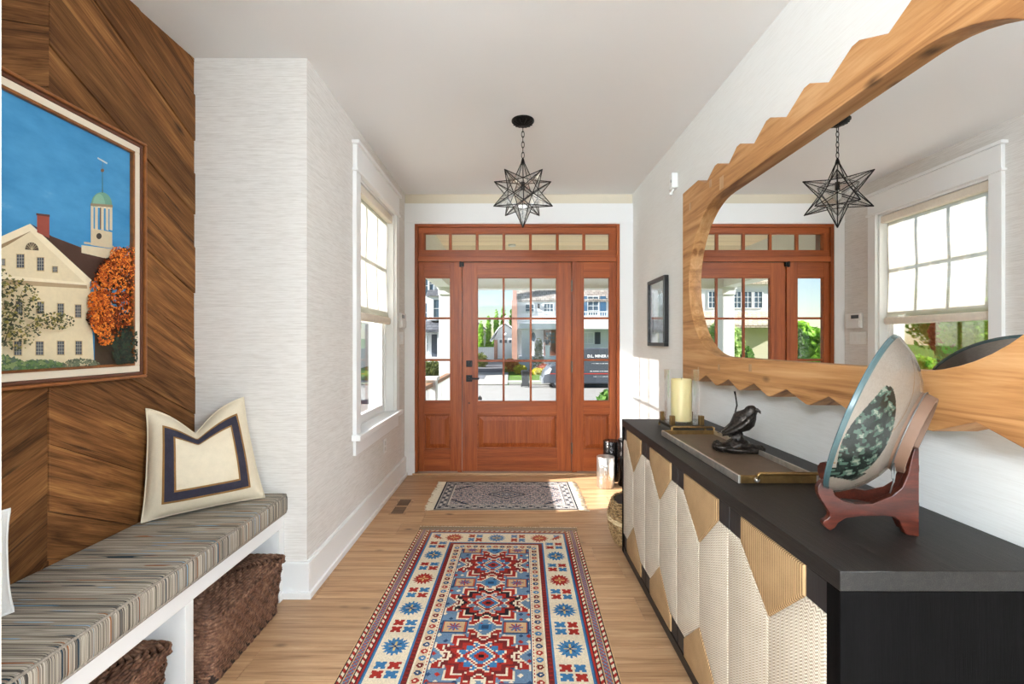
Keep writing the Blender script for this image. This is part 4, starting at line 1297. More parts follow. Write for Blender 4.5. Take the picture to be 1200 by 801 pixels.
for sgn in (-1, 1):
    wg = MB()
    pts = [(0.036, 0.150, 0.012), (0.020, 0.132, 0.020), (-0.004, 0.108, 0.018), (-0.034, 0.086, 0.010), (-0.064, 0.070, 0.002)]
    wv = []
    for (dx, dz, hw) in pts:
        yb = byc + sgn * (0.040 if dx > -0.01 else 0.022 + 0.3 * max(0, dx + 0.06)) - (dx * 0.3)
        for (o_, e) in ((hw, 0.000), (0, 0.006), (-hw, 0.0)):
            wv.append((bxc + dx + o_ * 0.35, yb + sgn * e, bzc + dz + o_))
    k = len(pts)
    wf = [(3 * i + j, 3 * i + j + 1, 3 * i + j + 4, 3 * i + j + 3) for i in range(k - 1) for j in (0, 1)]
    wg.add(wv, wf)
    wo = wg.build('wing', M_BIRD, br, smooth=180)
    sm = wo.modifiers.new('thick', 'SOLIDIFY'); sm.thickness = 0.006
    MB().tube([(bxc + 0.008, byc + sgn * 0.012, bzc + 0.095), (bxc + 0.010, byc + sgn * 0.012, bzc + 0.070)], [0.007, 0.004], 8).build('leg', M_BIRD, br, smooth=60)
MB().tube([(bxc - 0.012, byc + 0.045, bzc + 0.05), (bxc + 0.004, byc + 0.046, bzc + 0.12), (bxc + 0.020, byc + 0.045, bzc + 0.185), (bxc + 0.014, byc + 0.045, bzc + 0.225), (bxc + 0.010, byc + 0.045, bzc + 0.243)], [0.003, 0.003, 0.0035, 0.003, 0.004], 7).build('reed', M_BIRD, br, smooth=60)

# ------------------------------------------------------------------ pottery bowl on a folding wooden stand
Bp, Tp = Vector((0.845, 1.215, 0.905)), Vector((0.933, 1.118, 1.312))
e1 = (Tp - Bp).normalized()
bdir = Vector((e1.x, e1.y, 0)).normalized()
nf = (-bdir * e1.z + Vector((0, 0, 1)) * math.hypot(e1.x, e1.y)).normalized()    # the way the bowl's mouth faces
Rb = (Tp - Bp).length / 2
ctrb = (Bp + Tp) / 2
e2 = e1.cross(-nf).normalized()
if e2.dot(Vector((0, 0, ZC)) - ctrb) < 0:
    e2 = -e2
bowl = thing('pottery_bowl', 'glazed pottery bowl with dark green fish pattern displayed upright on a stand', 'bowl', tuple(Bp))
prof_o = [(1.00, 0.000), (0.995, 0.006), (0.93, 0.022), (0.84, 0.043), (0.72, 0.062), (0.58, 0.078), (0.46, 0.087)]
prof_i = [(0.985, -0.002), (0.90, 0.016), (0.80, 0.036), (0.68, 0.054), (0.54, 0.068), (0.35, 0.076), (0.0, 0.078)]
NB = 300
mb = MB()
vs, cols = [], []
M_ = Matrix((e2, e1, -nf)).transposed()
def dens(prof, k):
    out = []
    for (a, b), (c, d) in zip(prof[:-1], prof[1:]):
        for i in range(k):
            t = i / k
            out.append((a + (c - a) * t, b + (d - b) * t))
    out.append(prof[-1])
    return out
rrb = random.Random(4)
def bowl_col(x, y, r, outside):
    base = C(120, 110, 100)
    if r > 0.985:
        return C(58, 80, 82)
    if not outside:
        return C(146, 150, 146)
    # fish: long body running up the near flank, tail at the foot
    t = (y + 0.62) / 1.12
    if 0 <= t <= 1:
        cxf = 0.66 + 0.12 * math.sin(t * 3.0)
        wd = 0.19 * math.sin(PI * min(1, max(0, 0.10 + 0.86 * t))) ** 0.8 + (0.05 if t < 0.12 else 0)
        if abs(x - cxf) < wd:
            k = 0.5 + 0.28 * math.sin(31 * x + 9 * y) * math.sin(23 * y - 12 * x) + 0.22 * math.sin(67 * x) * math.sin(59 * y + 20 * x) + 0.10 * math.sin(140 * x + 40 * y) * math.sin(120 * y)
            return C(26, 32, 28) if k < 0.55 else (C(56, 72, 62) if k < 0.78 else C(104, 108, 96))
    if abs(math.sin(5 * x + 3 * y)) < 0.03:
        return C(110, 86, 62)
    k = rrb.uniform(0.92, 1.05)
    return tuple(min(1, c * k) for c in base[:3]) + (1,)
for prof, outside in ((dens(prof_o, 20), True), (dens(prof_i, 4), False)):
    vs = []
    for r, d in prof:
        for j in range(NB):
            a = 2 * PI * j / NB
            vs.append(ctrb + M_ @ Vector((Rb * r * math.cos(a), Rb * r * math.sin(a), d)))
    for i in range(len(prof) - 1):
        for j in range(NB):
            a = 2 * PI * (j + 0.5) / NB
            r = (prof[i][0] + prof[i + 1][0]) / 2
            jj = (j + 1) % NB
            q = [vs[i * NB + j], vs[i * NB + jj], vs[(i + 1) * NB + jj], vs[(i + 1) * NB + j]]
            mb.add(q, [(0, 1, 2, 3)], 0, bowl_col(r * math.cos(a), r * math.sin(a), r, outside))
vs = []
for r, d in ((1.0, 0.0), (1.005, -0.003), (0.985, -0.002)):
    for j in range(NB):
        a = 2 * PI * j / NB
        vs.append(ctrb + M_ @ Vector((Rb * r * math.cos(a), Rb * r * math.sin(a), d)))
for i in range(2):
    for j in range(NB):
        jj = (j + 1) % NB
        mb.add([vs[i * NB + j], vs[i * NB + jj], vs[(i + 1) * NB + jj], vs[(i + 1) * NB + j]], [(0, 1, 2, 3)], 0, C(70, 92, 96))
glz = vcol('glazed_pottery', 0.22, 0.5, 0.0, var=0.12, vs=140)
bo = mb.build('bowl_wall', glz, bowl, fix=False)
bm = bmesh.new(); bm.from_mesh(bo.data)
bmesh.ops.remove_doubles(bm, verts=bm.verts[:], dist=1e-5)
bmesh.ops.recalc_face_normals(bm, faces=bm.faces[:])
for f in bm.faces: f.smooth = True
bm.to_mesh(bo.data); bm.free()
ft = MB()
for (ra, da) in ((0.46, 0.085),):
    ft.lathe([(Rb * 0.46, 0.084), (Rb * 0.47, 0.092), (Rb * 0.445, 0.116), (Rb * 0.40, 0.116), (Rb * 0.385, 0.084), (0.0, 0.084)], tuple(ctrb), 48, mtx=M_)
ft.build('foot_ring', plain('bare_clay', C(112, 84, 66), 0.7, var=0.1), bowl, smooth=40)
wr = []
for k in range(49):
    a = 2 * PI * k / 48
    wr.append(ctrb + M_ @ Vector((Rb * 0.475 * math.cos(a), Rb * 0.475 * math.sin(a), 0.094)))
tail = [ctrb + M_ @ Vector((Rb * x, Rb * y, d)) for (x, y, d) in ((0.36, -0.31, 0.097), (0.42, -0.37, 0.10), (0.45, -0.45, 0.106), (0.38, -0.50, 0.11), (0.34, -0.42, 0.106), (0.37, -0.34, 0.10), (0.40, -0.44, 0.108), (0.41, -0.62, 0.112))]
MB().tube(wr[:-1], 0.0016, 6, closed=True).tube(tail, 0.0014, 6).build('hanging_wire', plain('grey_wire', C(120, 122, 122), 0.35, 0.8), bowl, smooth=180)

stand = thing('plate_stand', 'folding reddish brown wooden plate stand holding the pottery bowl', 'plate stand', (0.92, 1.16, SZT))
M_ROSE = wood('rosewood', C(44, 17, 12), C(72, 29, 19), C(96, 44, 30), 'x', 0.28, 40, 0.06, 0.08, 0.1)
zo = [(104, 541), (90, 546), (79, 562), (80, 585), (90, 608), (106, 632), (121, 656), (121, 668), (112, 677), (100, 682), (98, 694), (108, 708), (124, 718), (140, 708), (152, 690), (178, 675), (235, 669), (310, 669), (345, 674), (362, 688), (372, 712), (384, 735), (405, 741), (428, 742), (428, 440), (412, 440), (404, 470), (390, 530), (372, 572), (338, 600), (270, 627), (210, 626), (165, 612), (140, 595), (131, 570), (122, 546)]
zp = []
for x, y in zo:
    s = (x - 100) / 328 * 0.205
    yb = 718 + (x - 122) * 24 / 306
    zp.append((s, max(0.0, (yb - y) / 302 * 0.209)))
def bracket(p_front, p_back):
    pf, pb = Vector(p_front), Vector(p_back)
    d = (pb - pf).normalized()
    nn = Vector((-d.y, d.x, 0))
    k = len(zp)
    vs = []
    for t in (-0.009, 0.009):
        for s, z in zp:
            q = pb - d * (0.205 - s) + nn * t
            vs.append((q.x, q.y, SZT + 0.0005 + z))
    fs = [tuple(range(k))[::-1], tuple(range(k, 2 * k))] + [(i, (i + 1) % k, k + (i + 1) % k, k + i) for i in range(k)]
    MB().add(vs, fs).build('bracket', M_ROSE, stand, bevel=0.002)
bracket((0.762, 1.136, 0), (0.966, 1.100, 0))
bracket((0.890, 1.300, 0), (0.974, 1.124, 0))
MB().tube([(0.974, 1.108, SZT + 0.06), (0.974, 1.108, SZT + 0.075)], 0.004, 8).tube([(0.974, 1.108, SZT + 0.15), (0.974, 1.108, SZT + 0.165)], 0.004, 8).build('hinge_pin', M_BRONZE, stand)

# ------------------------------------------------------------------ metal canisters and round basket by the door
hm = NT('hammered_silver', 0.28, 0.95, base=C(206, 202, 196))
hv = hm.n('TexVoronoi', {'Vector': hm.coords('Object', (1, 1, 1), rand=False), 'Scale': 75.0})
hm.bump(hv.outputs['Distance'], 0.5, 0.004)
hk = NT('hammered_black', 0.22, 0.9, base=C(46, 43, 42))
hv2 = hk.n('TexVoronoi', {'Vector': hk.coords('Object', (1, 1, 1), rand=False), 'Scale': 75.0})
hk.bump(hv2.outputs['Distance'], 0.5, 0.004)
M_GOLD = plain('gold_lining', C(222, 168, 60), 0.3, 0.85)
def canister(label, x, y, r, h, mat):
    t = thing('metal_canister', label, 'canister', (x, y, 0), group='metal canisters by the door')
    MB().lathe([(0.0, 0.001), (r - 0.004, 0.001), (r, 0.006), (r, h - 0.003), (r - 0.002, h), (r - 0.005, h)], (x, y, 0), 48).build('shell', mat, t, smooth=40)
    MB().lathe([(r - 0.0045, h - 0.0005), (r - 0.006, h - 0.002), (r - 0.006, 0.012), (0.0, 0.012)], (x, y, 0), 48).build('gold_lining', M_GOLD, t, smooth=40)
canister('short hammered silver canister with gold inside on the floor', 0.838, 4.125, 0.079, 0.272, hm.mat)
canister('black canister with gold inside standing behind the silver one', 0.936, 4.33, 0.078, 0.370, hk.mat)
canister('tallest black canister, mostly hidden behind the end of the sideboard', 1.035, 4.17, 0.075, 0.415, hk.mat)

bk_ = thing('round_basket', 'round pale woven basket on floor behind the sideboard end', 'basket', (0.83, 2.985, 0))
body = MB()
rows_ = 22
for i in range(rows_):
    z = 0.008 + i * 0.0125
    t = i / (rows_ - 1)
    r = 0.145 + 0.055 * math.sin(PI * (0.1 + 0.72 * t))
    loop = [(0.83 + r * math.cos(2 * PI * k / 72), 2.985 + r * math.sin(2 * PI * k / 72)) for k in range(72)]
    strand(body, loop, z, 0.0075, 0.0045, i, 2)
body.build('woven_body', M_WICKER_L, bk_, smooth=180)
bnd = MB()
for i, z in enumerate((0.155, 0.168)):
    r = 0.203
    strand(bnd, [(0.83 + r * math.cos(2 * PI * k / 72), 2.985 + r * math.sin(2 * PI * k / 72)) for k in range(72)], z, 0.008, 0.004, i, 2)
bnd.build('woven_band', basket_mat('cream_wicker', C(176, 150, 108), C(206, 182, 140), C(226, 206, 170)), bk_, smooth=180)
MB().lathe([(0.0, 0.004), (0.13, 0.004), (0.175, 0.10), (0.182, 0.16), (0.160, 0.27), (0.15, 0.27)], (0.83, 2.985, 0), 36).build('liner', bpy.data.materials['basket_inner'], bk_, smooth=60)

# ------------------------------------------------------------------ rugs, knotted cell by cell
def grid_rug(name, cols, w, l, x, y, rz, mat, par, thick=0.006, skew=0.0):
    ny, nx = cols.shape[:2]
    xs = np.linspace(-w / 2, w / 2, nx + 1)
    ys = np.linspace(-l / 2, l / 2, ny + 1)
    X, Y = np.meshgrid(xs, ys)
    Z = np.full_like(X, thick)
    v = np.stack([X + skew * Y, Y, Z], -1).reshape(-1, 3)
    i = np.arange(ny * (nx + 1)).reshape(ny, nx + 1)[:, :-1].ravel()
    f = np.stack([i, i + 1, i + nx + 2, i + nx + 1], -1)
    me = bpy.data.meshes.new(name)
    nv, nfc = len(v), len(f)
    me.vertices.add(nv); me.vertices.foreach_set('co', v.ravel().astype(np.float32))
    me.loops.add(nfc * 4); me.loops.foreach_set('vertex_index', f.ravel().astype(np.int32))
    me.polygons.add(nfc); me.polygons.foreach_set('loop_start', (np.arange(nfc) * 4).astype(np.int32))
    me.update(calc_edges=True)
    la = me.color_attributes.new('tint', 'FLOAT_COLOR', 'CORNER')
    c4 = np.ones((nfc, 4), np.float32); c4[:, :3] = cols.reshape(-1, 3)
    la.data.foreach_set('color', np.repeat(c4, 4, axis=0).ravel())
    me.materials.append(mat)
    o = bpy.data.objects.new(name, me)
    COL.objects.link(o)
    o.parent = par
    return o
def L3(*c): return np.array(C(*c)[:3])
PAL = dict(cream=L3(226, 210, 182), red=L3(158, 48, 40), blue=L3(64, 116, 158), dark=L3(44, 38, 42), wine=L3(112, 42, 40), sky=L3(112, 132, 152), tan=L3(196, 162, 122), purple=L3(104, 84, 112), navy=L3(48, 72, 104), grey=L3(150, 138, 126), rust=L3(176, 84, 60), gold=L3(208, 176, 112))
def make_big():
    W, L, cell = 1.09, 2.245, 0.0046
    nx, ny = int(round(W / cell)), int(round(L / cell))
    u = (np.arange(nx) + 0.5) / nx * W - W / 2
    v = (np.arange(ny) + 0.5) / ny * L - L / 2
    U, V = np.meshgrid(u, v)
    img = np.zeros((ny, nx, 3)); img[:] = PAL['sky']
    def put(m, c): img[m] = PAL[c]
    ds, de = W / 2 - np.abs(U), L / 2 - np.abs(V)
    D = np.minimum(ds, de)
    A = np.where(ds < de, V, U)                   # coordinate along the border
    def band(a, b): return (D >= a) & (D < b)
    def barber(a, b, c1, c2, c0='dark', per=0.034):
        m = band(a, b); put(m, c0)
        q = band(a + 0.0046, b - 0.0046)
        ph = np.mod(A + (D - a) * 1.0, per) / per
        put(q & (ph < 0.5), c1); put(q & (ph >= 0.5), c2)
    put(band(0, 0.008), 'tan')
    barber(0.006, 0.028, 'cream', 'red')
    m = band(0.028, 0.060); put(m, 'purple')
    q = (np.mod(np.floor(A / cell) + np.floor(D / cell), 4) < 2) & band(0.034, 0.054); put(q, 'rust'); 
    q = (np.mod(np.floor(A / cell) - np.floor(D / cell), 5) < 2) & band(0.034, 0.054); put(q, 'sky')
    put(band(0.028, 0.032), 'tan'); put(band(0.056, 0.060), 'tan')
    barber(0.060, 0.082, 'cream', 'red')
    put(band(0.082, 0.092), 'red'); put(band(0.092, 0.098), 'navy'); put(band(0.098, 0.104), 'blue'); put(band(0.104, 0.108), 'dark')
    put(band(0.108, 0.242), 'cream')
    # main border motifs
    Bc = D - 0.175                                 # across, zero in the middle of the border
    per = 0.28
    Cc = np.where(ds < de, np.abs(V) - 0.14, np.abs(U) - 0.0)
    kx = np.floor(Cc / per + 0.5)
    a = Cc - kx * per
    inb = band(0.112, 0.238)
    blue = np.mod(kx, 2) == 0
    r = np.hypot(a, Bc * 1.05); th = np.arctan2(Bc, a)
    ros = inb & (r < 0.040 + 0.022 * (np.abs(np.mod(th / (2 * PI) * 16, 1) - 0.5) * 2))
    put(ros & blue, 'blue'); put(ros & ~blue, 'red')
    cr = inb & (((np.abs(a) < 0.004) & (np.abs(Bc) < 0.028)) | ((np.abs(Bc) < 0.004) & (np.abs(a) < 0.028)))
    put(cr & blue, 'gold'); put(cr & ~blue, 'gold')
    dg = inb & (np.abs(np.abs(a) - np.abs(Bc)) < 0.004) & (r < 0.03); put(dg & blue, 'navy'); put(dg & ~blue, 'rust')
    a2 = np.abs(a) - 0.117
    for i, (p, s) in enumerate(((0.0, -1), (0.0, 1))):
        aa, bb = a2 - p + 0.002, Bc - s * 0.028
        bow = inb & (np.abs(aa) < 0.0195) & (np.abs(bb) < 0.025) & ~((np.abs(bb) < 0.006) & (np.abs(aa) > 0.014)) & ~((np.abs(aa) < 0.005) & (np.abs(bb) > 0.019))
        c = ('blue', 'red')[i % 2]
        put(bow & (a > 0), c); put(bow & (a <= 0), ('red', 'blue')[i % 2])
    put(band(0.242, 0.246), 'dark'); put(band(0.246, 0.254), 'blue'); put(band(0.254, 0.276), 'wine'); put(band(0.276, 0.279), 'dark')
    m = band(0.258, 0.272) & (np.mod(np.floor(A / cell), 5) < 1); put(m, 'red')
    barber(0.276, 0.287, 'cream', 'red', 'cream', 0.020)
    put(band(0.287, 0.324), 'gold')
    m = band(0.287, 0.324); img[m] = PAL['tan'] * 0.55 + PAL['cream'] * 0.45
    kk = np.floor(A / 0.042 + 0.5); a3 = A - kk * 0.042; rr_ = np.hypot(a3, D - 0.3055)
    q = m & (rr_ < 0.0145)
    for i, c in enumerate(('red', 'navy', 'wine', 'blue')):
        put(q & (np.mod(kk, 4) == i), c)
    put(m & (rr_ < 0.005), 'cream')
    barber(0.324, 0.334, 'cream', 'red', 'cream', 0.020)
    # field of star medallions
    F = D >= 0.334
    img[F] = PAL['sky'] * 0.8 + PAL['blue'] * 0.2
    put(F & (D < 0.342), 'navy')
    per = 0.385
    ks = np.floor(V / per)
    y = V - (ks + 0.5) * per
    st = cell * 2
    xq, yq = np.abs(np.floor(U / st) + 0.5) * st, np.abs(np.floor(y / st) + 0.5) * st
    def star(s):
        ax_, ay_ = xq / s, yq / s
        sq = (np.maximum(ax_, ay_) < 0.105)
        arms = ((ax_ < 0.205) & (ay_ < 0.062 + 0.18 * np.maximum(0, ax_ - 0.10)) & (ay_ > (ax_ - 0.150) * 0.95)) | ((ay_ < 0.180) & (ax_ < 0.060 + 0.18 * np.maximum(0, ay_ - 0.10)) & (ax_ > (ay_ - 0.132) * 0.95))
        diag = (np.abs(ax_ - ay_) < 0.052) & (np.maximum(ax_, ay_) < 0.135)
        return sq | arms | diag
    put(F & star(1.0), 'cream'); 
    s1 = star(0.955)
    put(F & s1, 'red'); 
    dkm = np.mod(ks, 2) == 0
    put(F & star(0.80), 'cream'); s2 = star(0.755); put(F & s2 & dkm, 'dark'); put(F & s2 & ~dkm, 'wine'); put(F & star(0.62), 'red'); put(F & star(0.50), 'cream'); s3 = star(0.455); put(F & s3 & dkm, 'sky'); put(F & s3 & ~dkm, 'blue')
    hk_ = F & s1 & (np.abs(xq - 0.150) < 0.018) & (np.abs(yq) < 0.030); put(hk_, 'cream')
    put(F & s1 & (np.abs(xq - 0.150) < 0.009) & (np.abs(yq) < 0.016), 'wine')
    hk_ = F & s1 & (np.abs(yq - 0.138) < 0.012) & (np.abs(xq) < 0.030); put(hk_, 'cream')
    put(F & s1 & (np.abs(yq - 0.138) < 0.006) & (np.abs(xq) < 0.012), 'wine')
    for s, c in ((0.084, 'cream'), (0.076, 'red'), (0.060, 'cream'), (0.054, 'blue'), (0.036, 'red'), (0.018, 'cream'), (0.010, 'dark')):
        put(F & (xq + yq * 1.1 < s), c)
    # corner squares between the stars
    yy = np.mod(V + per / 2, per) - per / 2       # zero on the line between two stars
    ky = np.floor(V / per + 0.5)
    ax_, ay_ = np.abs(np.abs(U) - 0.140), np.abs(yy)
    put(F & (ax_ < 0.058) & (ay_ < 0.044), 'navy'); put(F & (ax_ < 0.053) & (ay_ < 0.039), 'rust'); put(F & (ax_ < 0.048) & (ay_ < 0.035), 'tan')
    sr = np.hypot(np.abs(U) - 0.140, yy * 1.15); sth = np.arctan2(yy, np.abs(U) - 0.140)
    sm_ = F & (sr < 0.016 + 0.022 * (np.abs(np.mod(sth / (2 * PI) * 8, 1) - 0.5) * 2)) & (ax_ < 0.044) & (ay_ < 0.031)
    put(sm_, 'red'); put(sm_ & (np.mod(np.floor(sth / (2 * PI) * 16), 2) == 0), 'blue')
    cm = F & (np.abs(U) < 0.030) & (ay_ < 0.024); put(cm, 'blue'); put(F & (np.abs(U) < 0.014) & (ay_ < 0.012), 'navy')
    # sprinkled small filler motifs in the free ground
    g = np.abs(img - (PAL['sky'] * 0.8 + PAL['blue'] * 0.2)).sum(-1) < 1e-6
    px_, py_ = np.mod(U, 0.036) - 0.018, np.mod(V, 0.040) - 0.020
    sel = np.mod(np.floor(U / 0.036) * 3 + np.floor(V / 0.040) * 5, 4)
    d_ = g & (np.abs(px_) + np.abs(py_) < 0.012)
    put(d_ & (sel == 0), 'cream'); put(d_ & (sel == 1), 'red'); put(d_ & (sel == 2), 'navy')
    # worn ends and abrash
    rng = np.random.default_rng(3)
    wear = np.clip(1 - np.abs(L / 2 - V) / 0.36, 0, 1) * 0.55
    img = img * (1 - wear[..., None] * 0.55) + PAL['tan'] * wear[..., None] * 0.55
    ends = de < 0.046
    img[ends & ((np.mod(np.floor(V / cell), 4) < 2))] = PAL['tan'] * 0.75
    img[ends & ((np.mod(np.floor(V / cell), 4) >= 2))] = PAL['grey'] * 0.7
    img *= rng.uniform(0.86, 1.08, img.shape[:2])[..., None]
    ab = 1 + 0.07 * np.sin(V * 17 + np.sin(V * 5) * 3)
    img *= ab[..., None]
    return np.clip(img, 0, 1), W, L
M_RUG = vcol('rug_pile', 0.95, 0.05, 0.6, 500, var=0.14, vs=220)
img, W_, L_ = make_big()
rz_ = math.radians(-1.3)
rcx, rcy = -0.122, 2.085
rg = thing('area_rug', 'large red and blue rug with star medallions and cream border', 'rug', (rcx, rcy, 0), rz_)
o = grid_rug('rug_pile', img, W_, L_, 0, 0, 0, M_RUG, rg, 0.0065)
MB().box(-W_ / 2, W_ / 2, -L_ / 2, L_ / 2, 0.0008, 0.0062).build('rug_backing', M_PIPE, rg, local=True)
def fringe(par, pts, dirv, length, mat, step, r=0.0015, name='fringe', zz=0.004, seed=1):
    rr = random.Random(seed)
    mb = MB()
    (x0, y0), (x1, y1) = pts
    n = int(math.hypot(x1 - x0, y1 - y0) / step)
    for k in range(n):
        t = (k + rr.random() * 0.6) / n
        px, py = x0 + (x1 - x0) * t, y0 + (y1 - y0) * t
        l = length * rr.uniform(0.6, 1.1)
        s = rr.uniform(-0.35, 0.35)
        ox, oy = dirv[0] * l - dirv[1] * s * l, dirv[1] * l + dirv[0] * s * l
        mb.tube([(px, py, zz), (px + ox * 0.5, py + oy * 0.5, 0.0026), (px + ox, py + oy, 0.0020)], [r, r, r * 1.5], 4)
    o = mb.build(name, mat, par, local=True, smooth=180)
    o['kind'] = 'stuff'
    return o
M_FRINGE = plain('cotton_fringe', C(226, 212, 186), 0.95)
fringe(rg, ((-W_ / 2, L_ / 2), (W_ / 2, L_ / 2)), (0, 1), 0.022, M_FRINGE, 0.0045, seed=5)
fringe(rg, ((-W_ / 2, -L_ / 2), (W_ / 2, -L_ / 2)), (0, -1), 0.022, M_FRINGE, 0.0045, seed=6)

def make_small():
    W, L, cell = 1.12, 0.70, 0.0046
    nx, ny = int(round(W / cell)), int(round(L / cell))
    u = (np.arange(nx) + 0.5) / nx * W - W / 2
    v = (np.arange(ny) + 0.5) / ny * L - L / 2
    U, V = np.meshgrid(u, v)
    P = dict(pink=L3(196, 176, 170), grey=L3(142, 138, 138), slate=L3(92, 98, 108), dark=L3(58, 60, 68), cream=L3(206, 196, 184), blue=L3(104, 118, 136))
    img = np.zeros((ny, nx, 3)); img[:] = P['pink']
    D = np.minimum(W / 2 - np.abs(U), L / 2 - np.abs(V))
    A = np.where(W / 2 - np.abs(U) < L / 2 - np.abs(V), V, U)
    def put(m, c): img[m] = P[c]
    rng = np.random.default_rng(8)
    put(D < 0.012, 'dark'); put((D >= 0.012) & (D < 0.020), 'cream'); put((D >= 0.020) & (D < 0.086), 'grey')
    b = (D >= 0.020) & (D < 0.086); q = D - 0.053
    vine = b & (np.abs(q - 0.016 * np.sin(A * 2 * PI / 0.11)) < 0.008); put(vine, 'cream')
    fl = b & (np.hypot(np.mod(A, 0.055) - 0.0275, q + 0.014 * np.sin(A * 2 * PI / 0.11)) < 0.014); put(fl, 'dark')
    fl = b & (np.hypot(np.mod(A + 0.027, 0.055) - 0.0275, q) < 0.007); put(fl, 'slate')
    put((D >= 0.086) & (D < 0.094), 'dark'); put((D >= 0.094) & (D < 0.104), 'cream')
    F = D >= 0.104
    x, y = np.abs(U), np.abs(V)
    f = np.sin(x * 62 + 2.6 * np.sin(y * 46)) * np.sin(y * 70 + 2.4 * np.sin(x * 38))
    g = np.sin(x * 118 - y * 40) * np.sin(y * 126 + x * 30)
    put(F & (f > 0.42), 'grey'); put(F & (f < -0.5), 'slate'); put(F & (np.abs(f) < 0.07), 'dark'); put(F & (g > 0.72), 'blue'); put(F & (g < -0.82), 'cream')
    med = x / 0.16 + y / 0.10
    put(F & (np.abs(med - 1.0) < 0.07), 'dark'); put(F & (np.abs(med - 0.55) < 0.08), 'slate'); put(F & (med < 0.25), 'blue'); put(F & (med < 0.12), 'cream')
    cor = (W / 2 - x) / 0.30 + (L / 2 - y) / 0.24
    put(F & (np.abs(cor - 1.3) < 0.05), 'dark')
    img *= rng.uniform(0.82, 1.1, img.shape[:2])[..., None]
    return np.clip(img, 0, 1), W, L
img, W2, L2 = make_small()
r2 = thing('entry_rug', 'small muted grey and pink fringed rug in front of the door', 'rug', (-0.045, 3.900, 0), math.radians(0.0))
grid_rug('rug_pile', img, W2, L2, 0, 0, 0, M_RUG, r2, 0.0065)
MB().box(-W2 / 2, W2 / 2, -L2 / 2, L2 / 2, 0.0008, 0.0062).build('rug_backing', M_PIPE, r2, local=True)
fringe(r2, ((-W2 / 2, -L2 / 2), (-W2 / 2, L2 / 2)), (-1, 0), 0.075, M_FRINGE, 0.0040, 0.002, seed=7)
fringe(r2, ((W2 / 2, -L2 / 2), (W2 / 2, L2 / 2)), (1, 0), 0.075, M_FRINGE, 0.0040, 0.002, seed=8)

# ------------------------------------------------------------------ unseen globes added behind the camera to fill the hall with light
def lit(k):
    em = NT('fill_glow_glass', 0.4, base=(1, 1, 1, 1))
    em.set(em.b, {'Emission Color': (0.80, 0.905, 1.0, 1), 'Emission Strength': FILL_GLOW * k})
    return em.mat
for lab, x, y, k in (('unseen globe added as fill light on the right behind the camera', 2.9, -2.0, 0.62), ('unseen globe added as fill light near the hall opening', -1.35, -1.9, 0.30), ('unseen globe added as fill light at the back of the living room', -1.25, -4.2, 1.0)):
    t = thing('fill_globe', lab, 'fill light', (x, y, 2.74), group='added fill globes behind the camera')
    MB().lathe([(0.0, 2.70), (0.06, 2.70), (0.07, 2.7399)], (x, y, 0), 24).tube([(x, y, 2.71), (x, y, 2.55)], 0.008, 8).build('canopy', M_BRONZE, t, smooth=40)
    MB().ball((x, y, 2.36), 0.20, 32, 18).build('globe', lit(k), t, smooth=180)
# ------------------------------------------------------------------ our porch
M_OUTW = plain('exterior_white', C(226, 228, 230), 0.6)
M_PORCHC = wood('porch_ceiling', C(232, 204, 166), C(246, 224, 190), C(250, 234, 208), 'x', 0.5, 18, 0.05, 0.05, 0.2)
M_DECK = wood('porch_deck', C(186, 180, 172), C(206, 200, 192), C(220, 214, 206), 'x', 0.7, 20, 0.05, 0.1, 0.2)
M_HANDR = wood('cedar_rail', C(112, 76, 50), C(150, 106, 74), C(176, 132, 98), 'y', 0.5, 20, 0.06, 0.1, 0.1)
pc = structroot('porch_ceiling', (0.9, 5.8, 2.55), 'tongue and groove porch ceiling outside the entrance')
MB().box(-1.1, 3.2, 4.70, 6.95, 2.566, 2.66).build('ceiling_deck', M_OUTW, pc)
y = 4.705
while y < 6.74:
    MB().box(-0.90, 3.0, y + 0.002, min(y + 0.090, 6.75), 2.55, 2.566).build('ceiling_board', M_PORCHC, pc, bevel=0.003, segs=1)
    y += 0.092
MB().lathe([(0.0, 2.530), (0.045, 2.530), (0.05, 2.549)], (0.0, 5.95, 0), 20).build('recessed_light', M_OUTW, pc)
pb_ = structroot('porch_beam', (0.9, 6.85, 2.08), 'white beam along the porch front')
MB().box(-1.10, 3.2, 6.75, 6.95, 2.10, 2.56).build('beam_face', M_OUTW, pb_)
MB().box(-1.10, 3.2, 6.74, 6.96, 2.075, 2.10).build('beam_trim', M_OUTW, pb_)
MB().box(-1.10, -0.90, 4.70, 6.75, 2.10, 2.56).build('beam_face', M_OUTW, pb_)
pf_ = structroot('porch_floor', (0.9, 5.8, -0.05), 'painted porch deck outside the entrance')
y = 4.70
while y < 6.95:
    MB().box(-1.1, 3.2, y + 0.002, y + 0.128, -0.09, -0.05).build('deck_board', M_DECK, pf_)
    y += 0.13
MB().box(-1.1, 3.2, 4.70, 6.95, -1.5, -0.092).build('porch_base', M_OUTW, pf_)
for lab, cx_ in (('square white porch column outside the sidelight', -0.985), ('square white porch column beyond the hinge side of the entrance', 3.05)):
    t = thing('porch_column', lab, 'column', (cx_, 6.85, -0.05))
    MB().box(cx_ - 0.085, cx_ + 0.085, 6.765, 6.935, -0.05, 2.075).build('shaft', M_OUTW, t, bevel=0.006)
    MB().box(cx_ - 0.10, cx_ + 0.10, 6.75, 6.95, -0.05, 0.12).build('foot', M_OUTW, t, bevel=0.004)
    MB().box(cx_ - 0.098, cx_ + 0.098, 6.752, 6.948, 1.99, 2.075).build('capital', M_OUTW, t, bevel=0.004)
rl = thing('porch_railing', 'white porch railing with brown handrail outside the sidelight', 'railing', (-0.93, 5.8, -0.05))
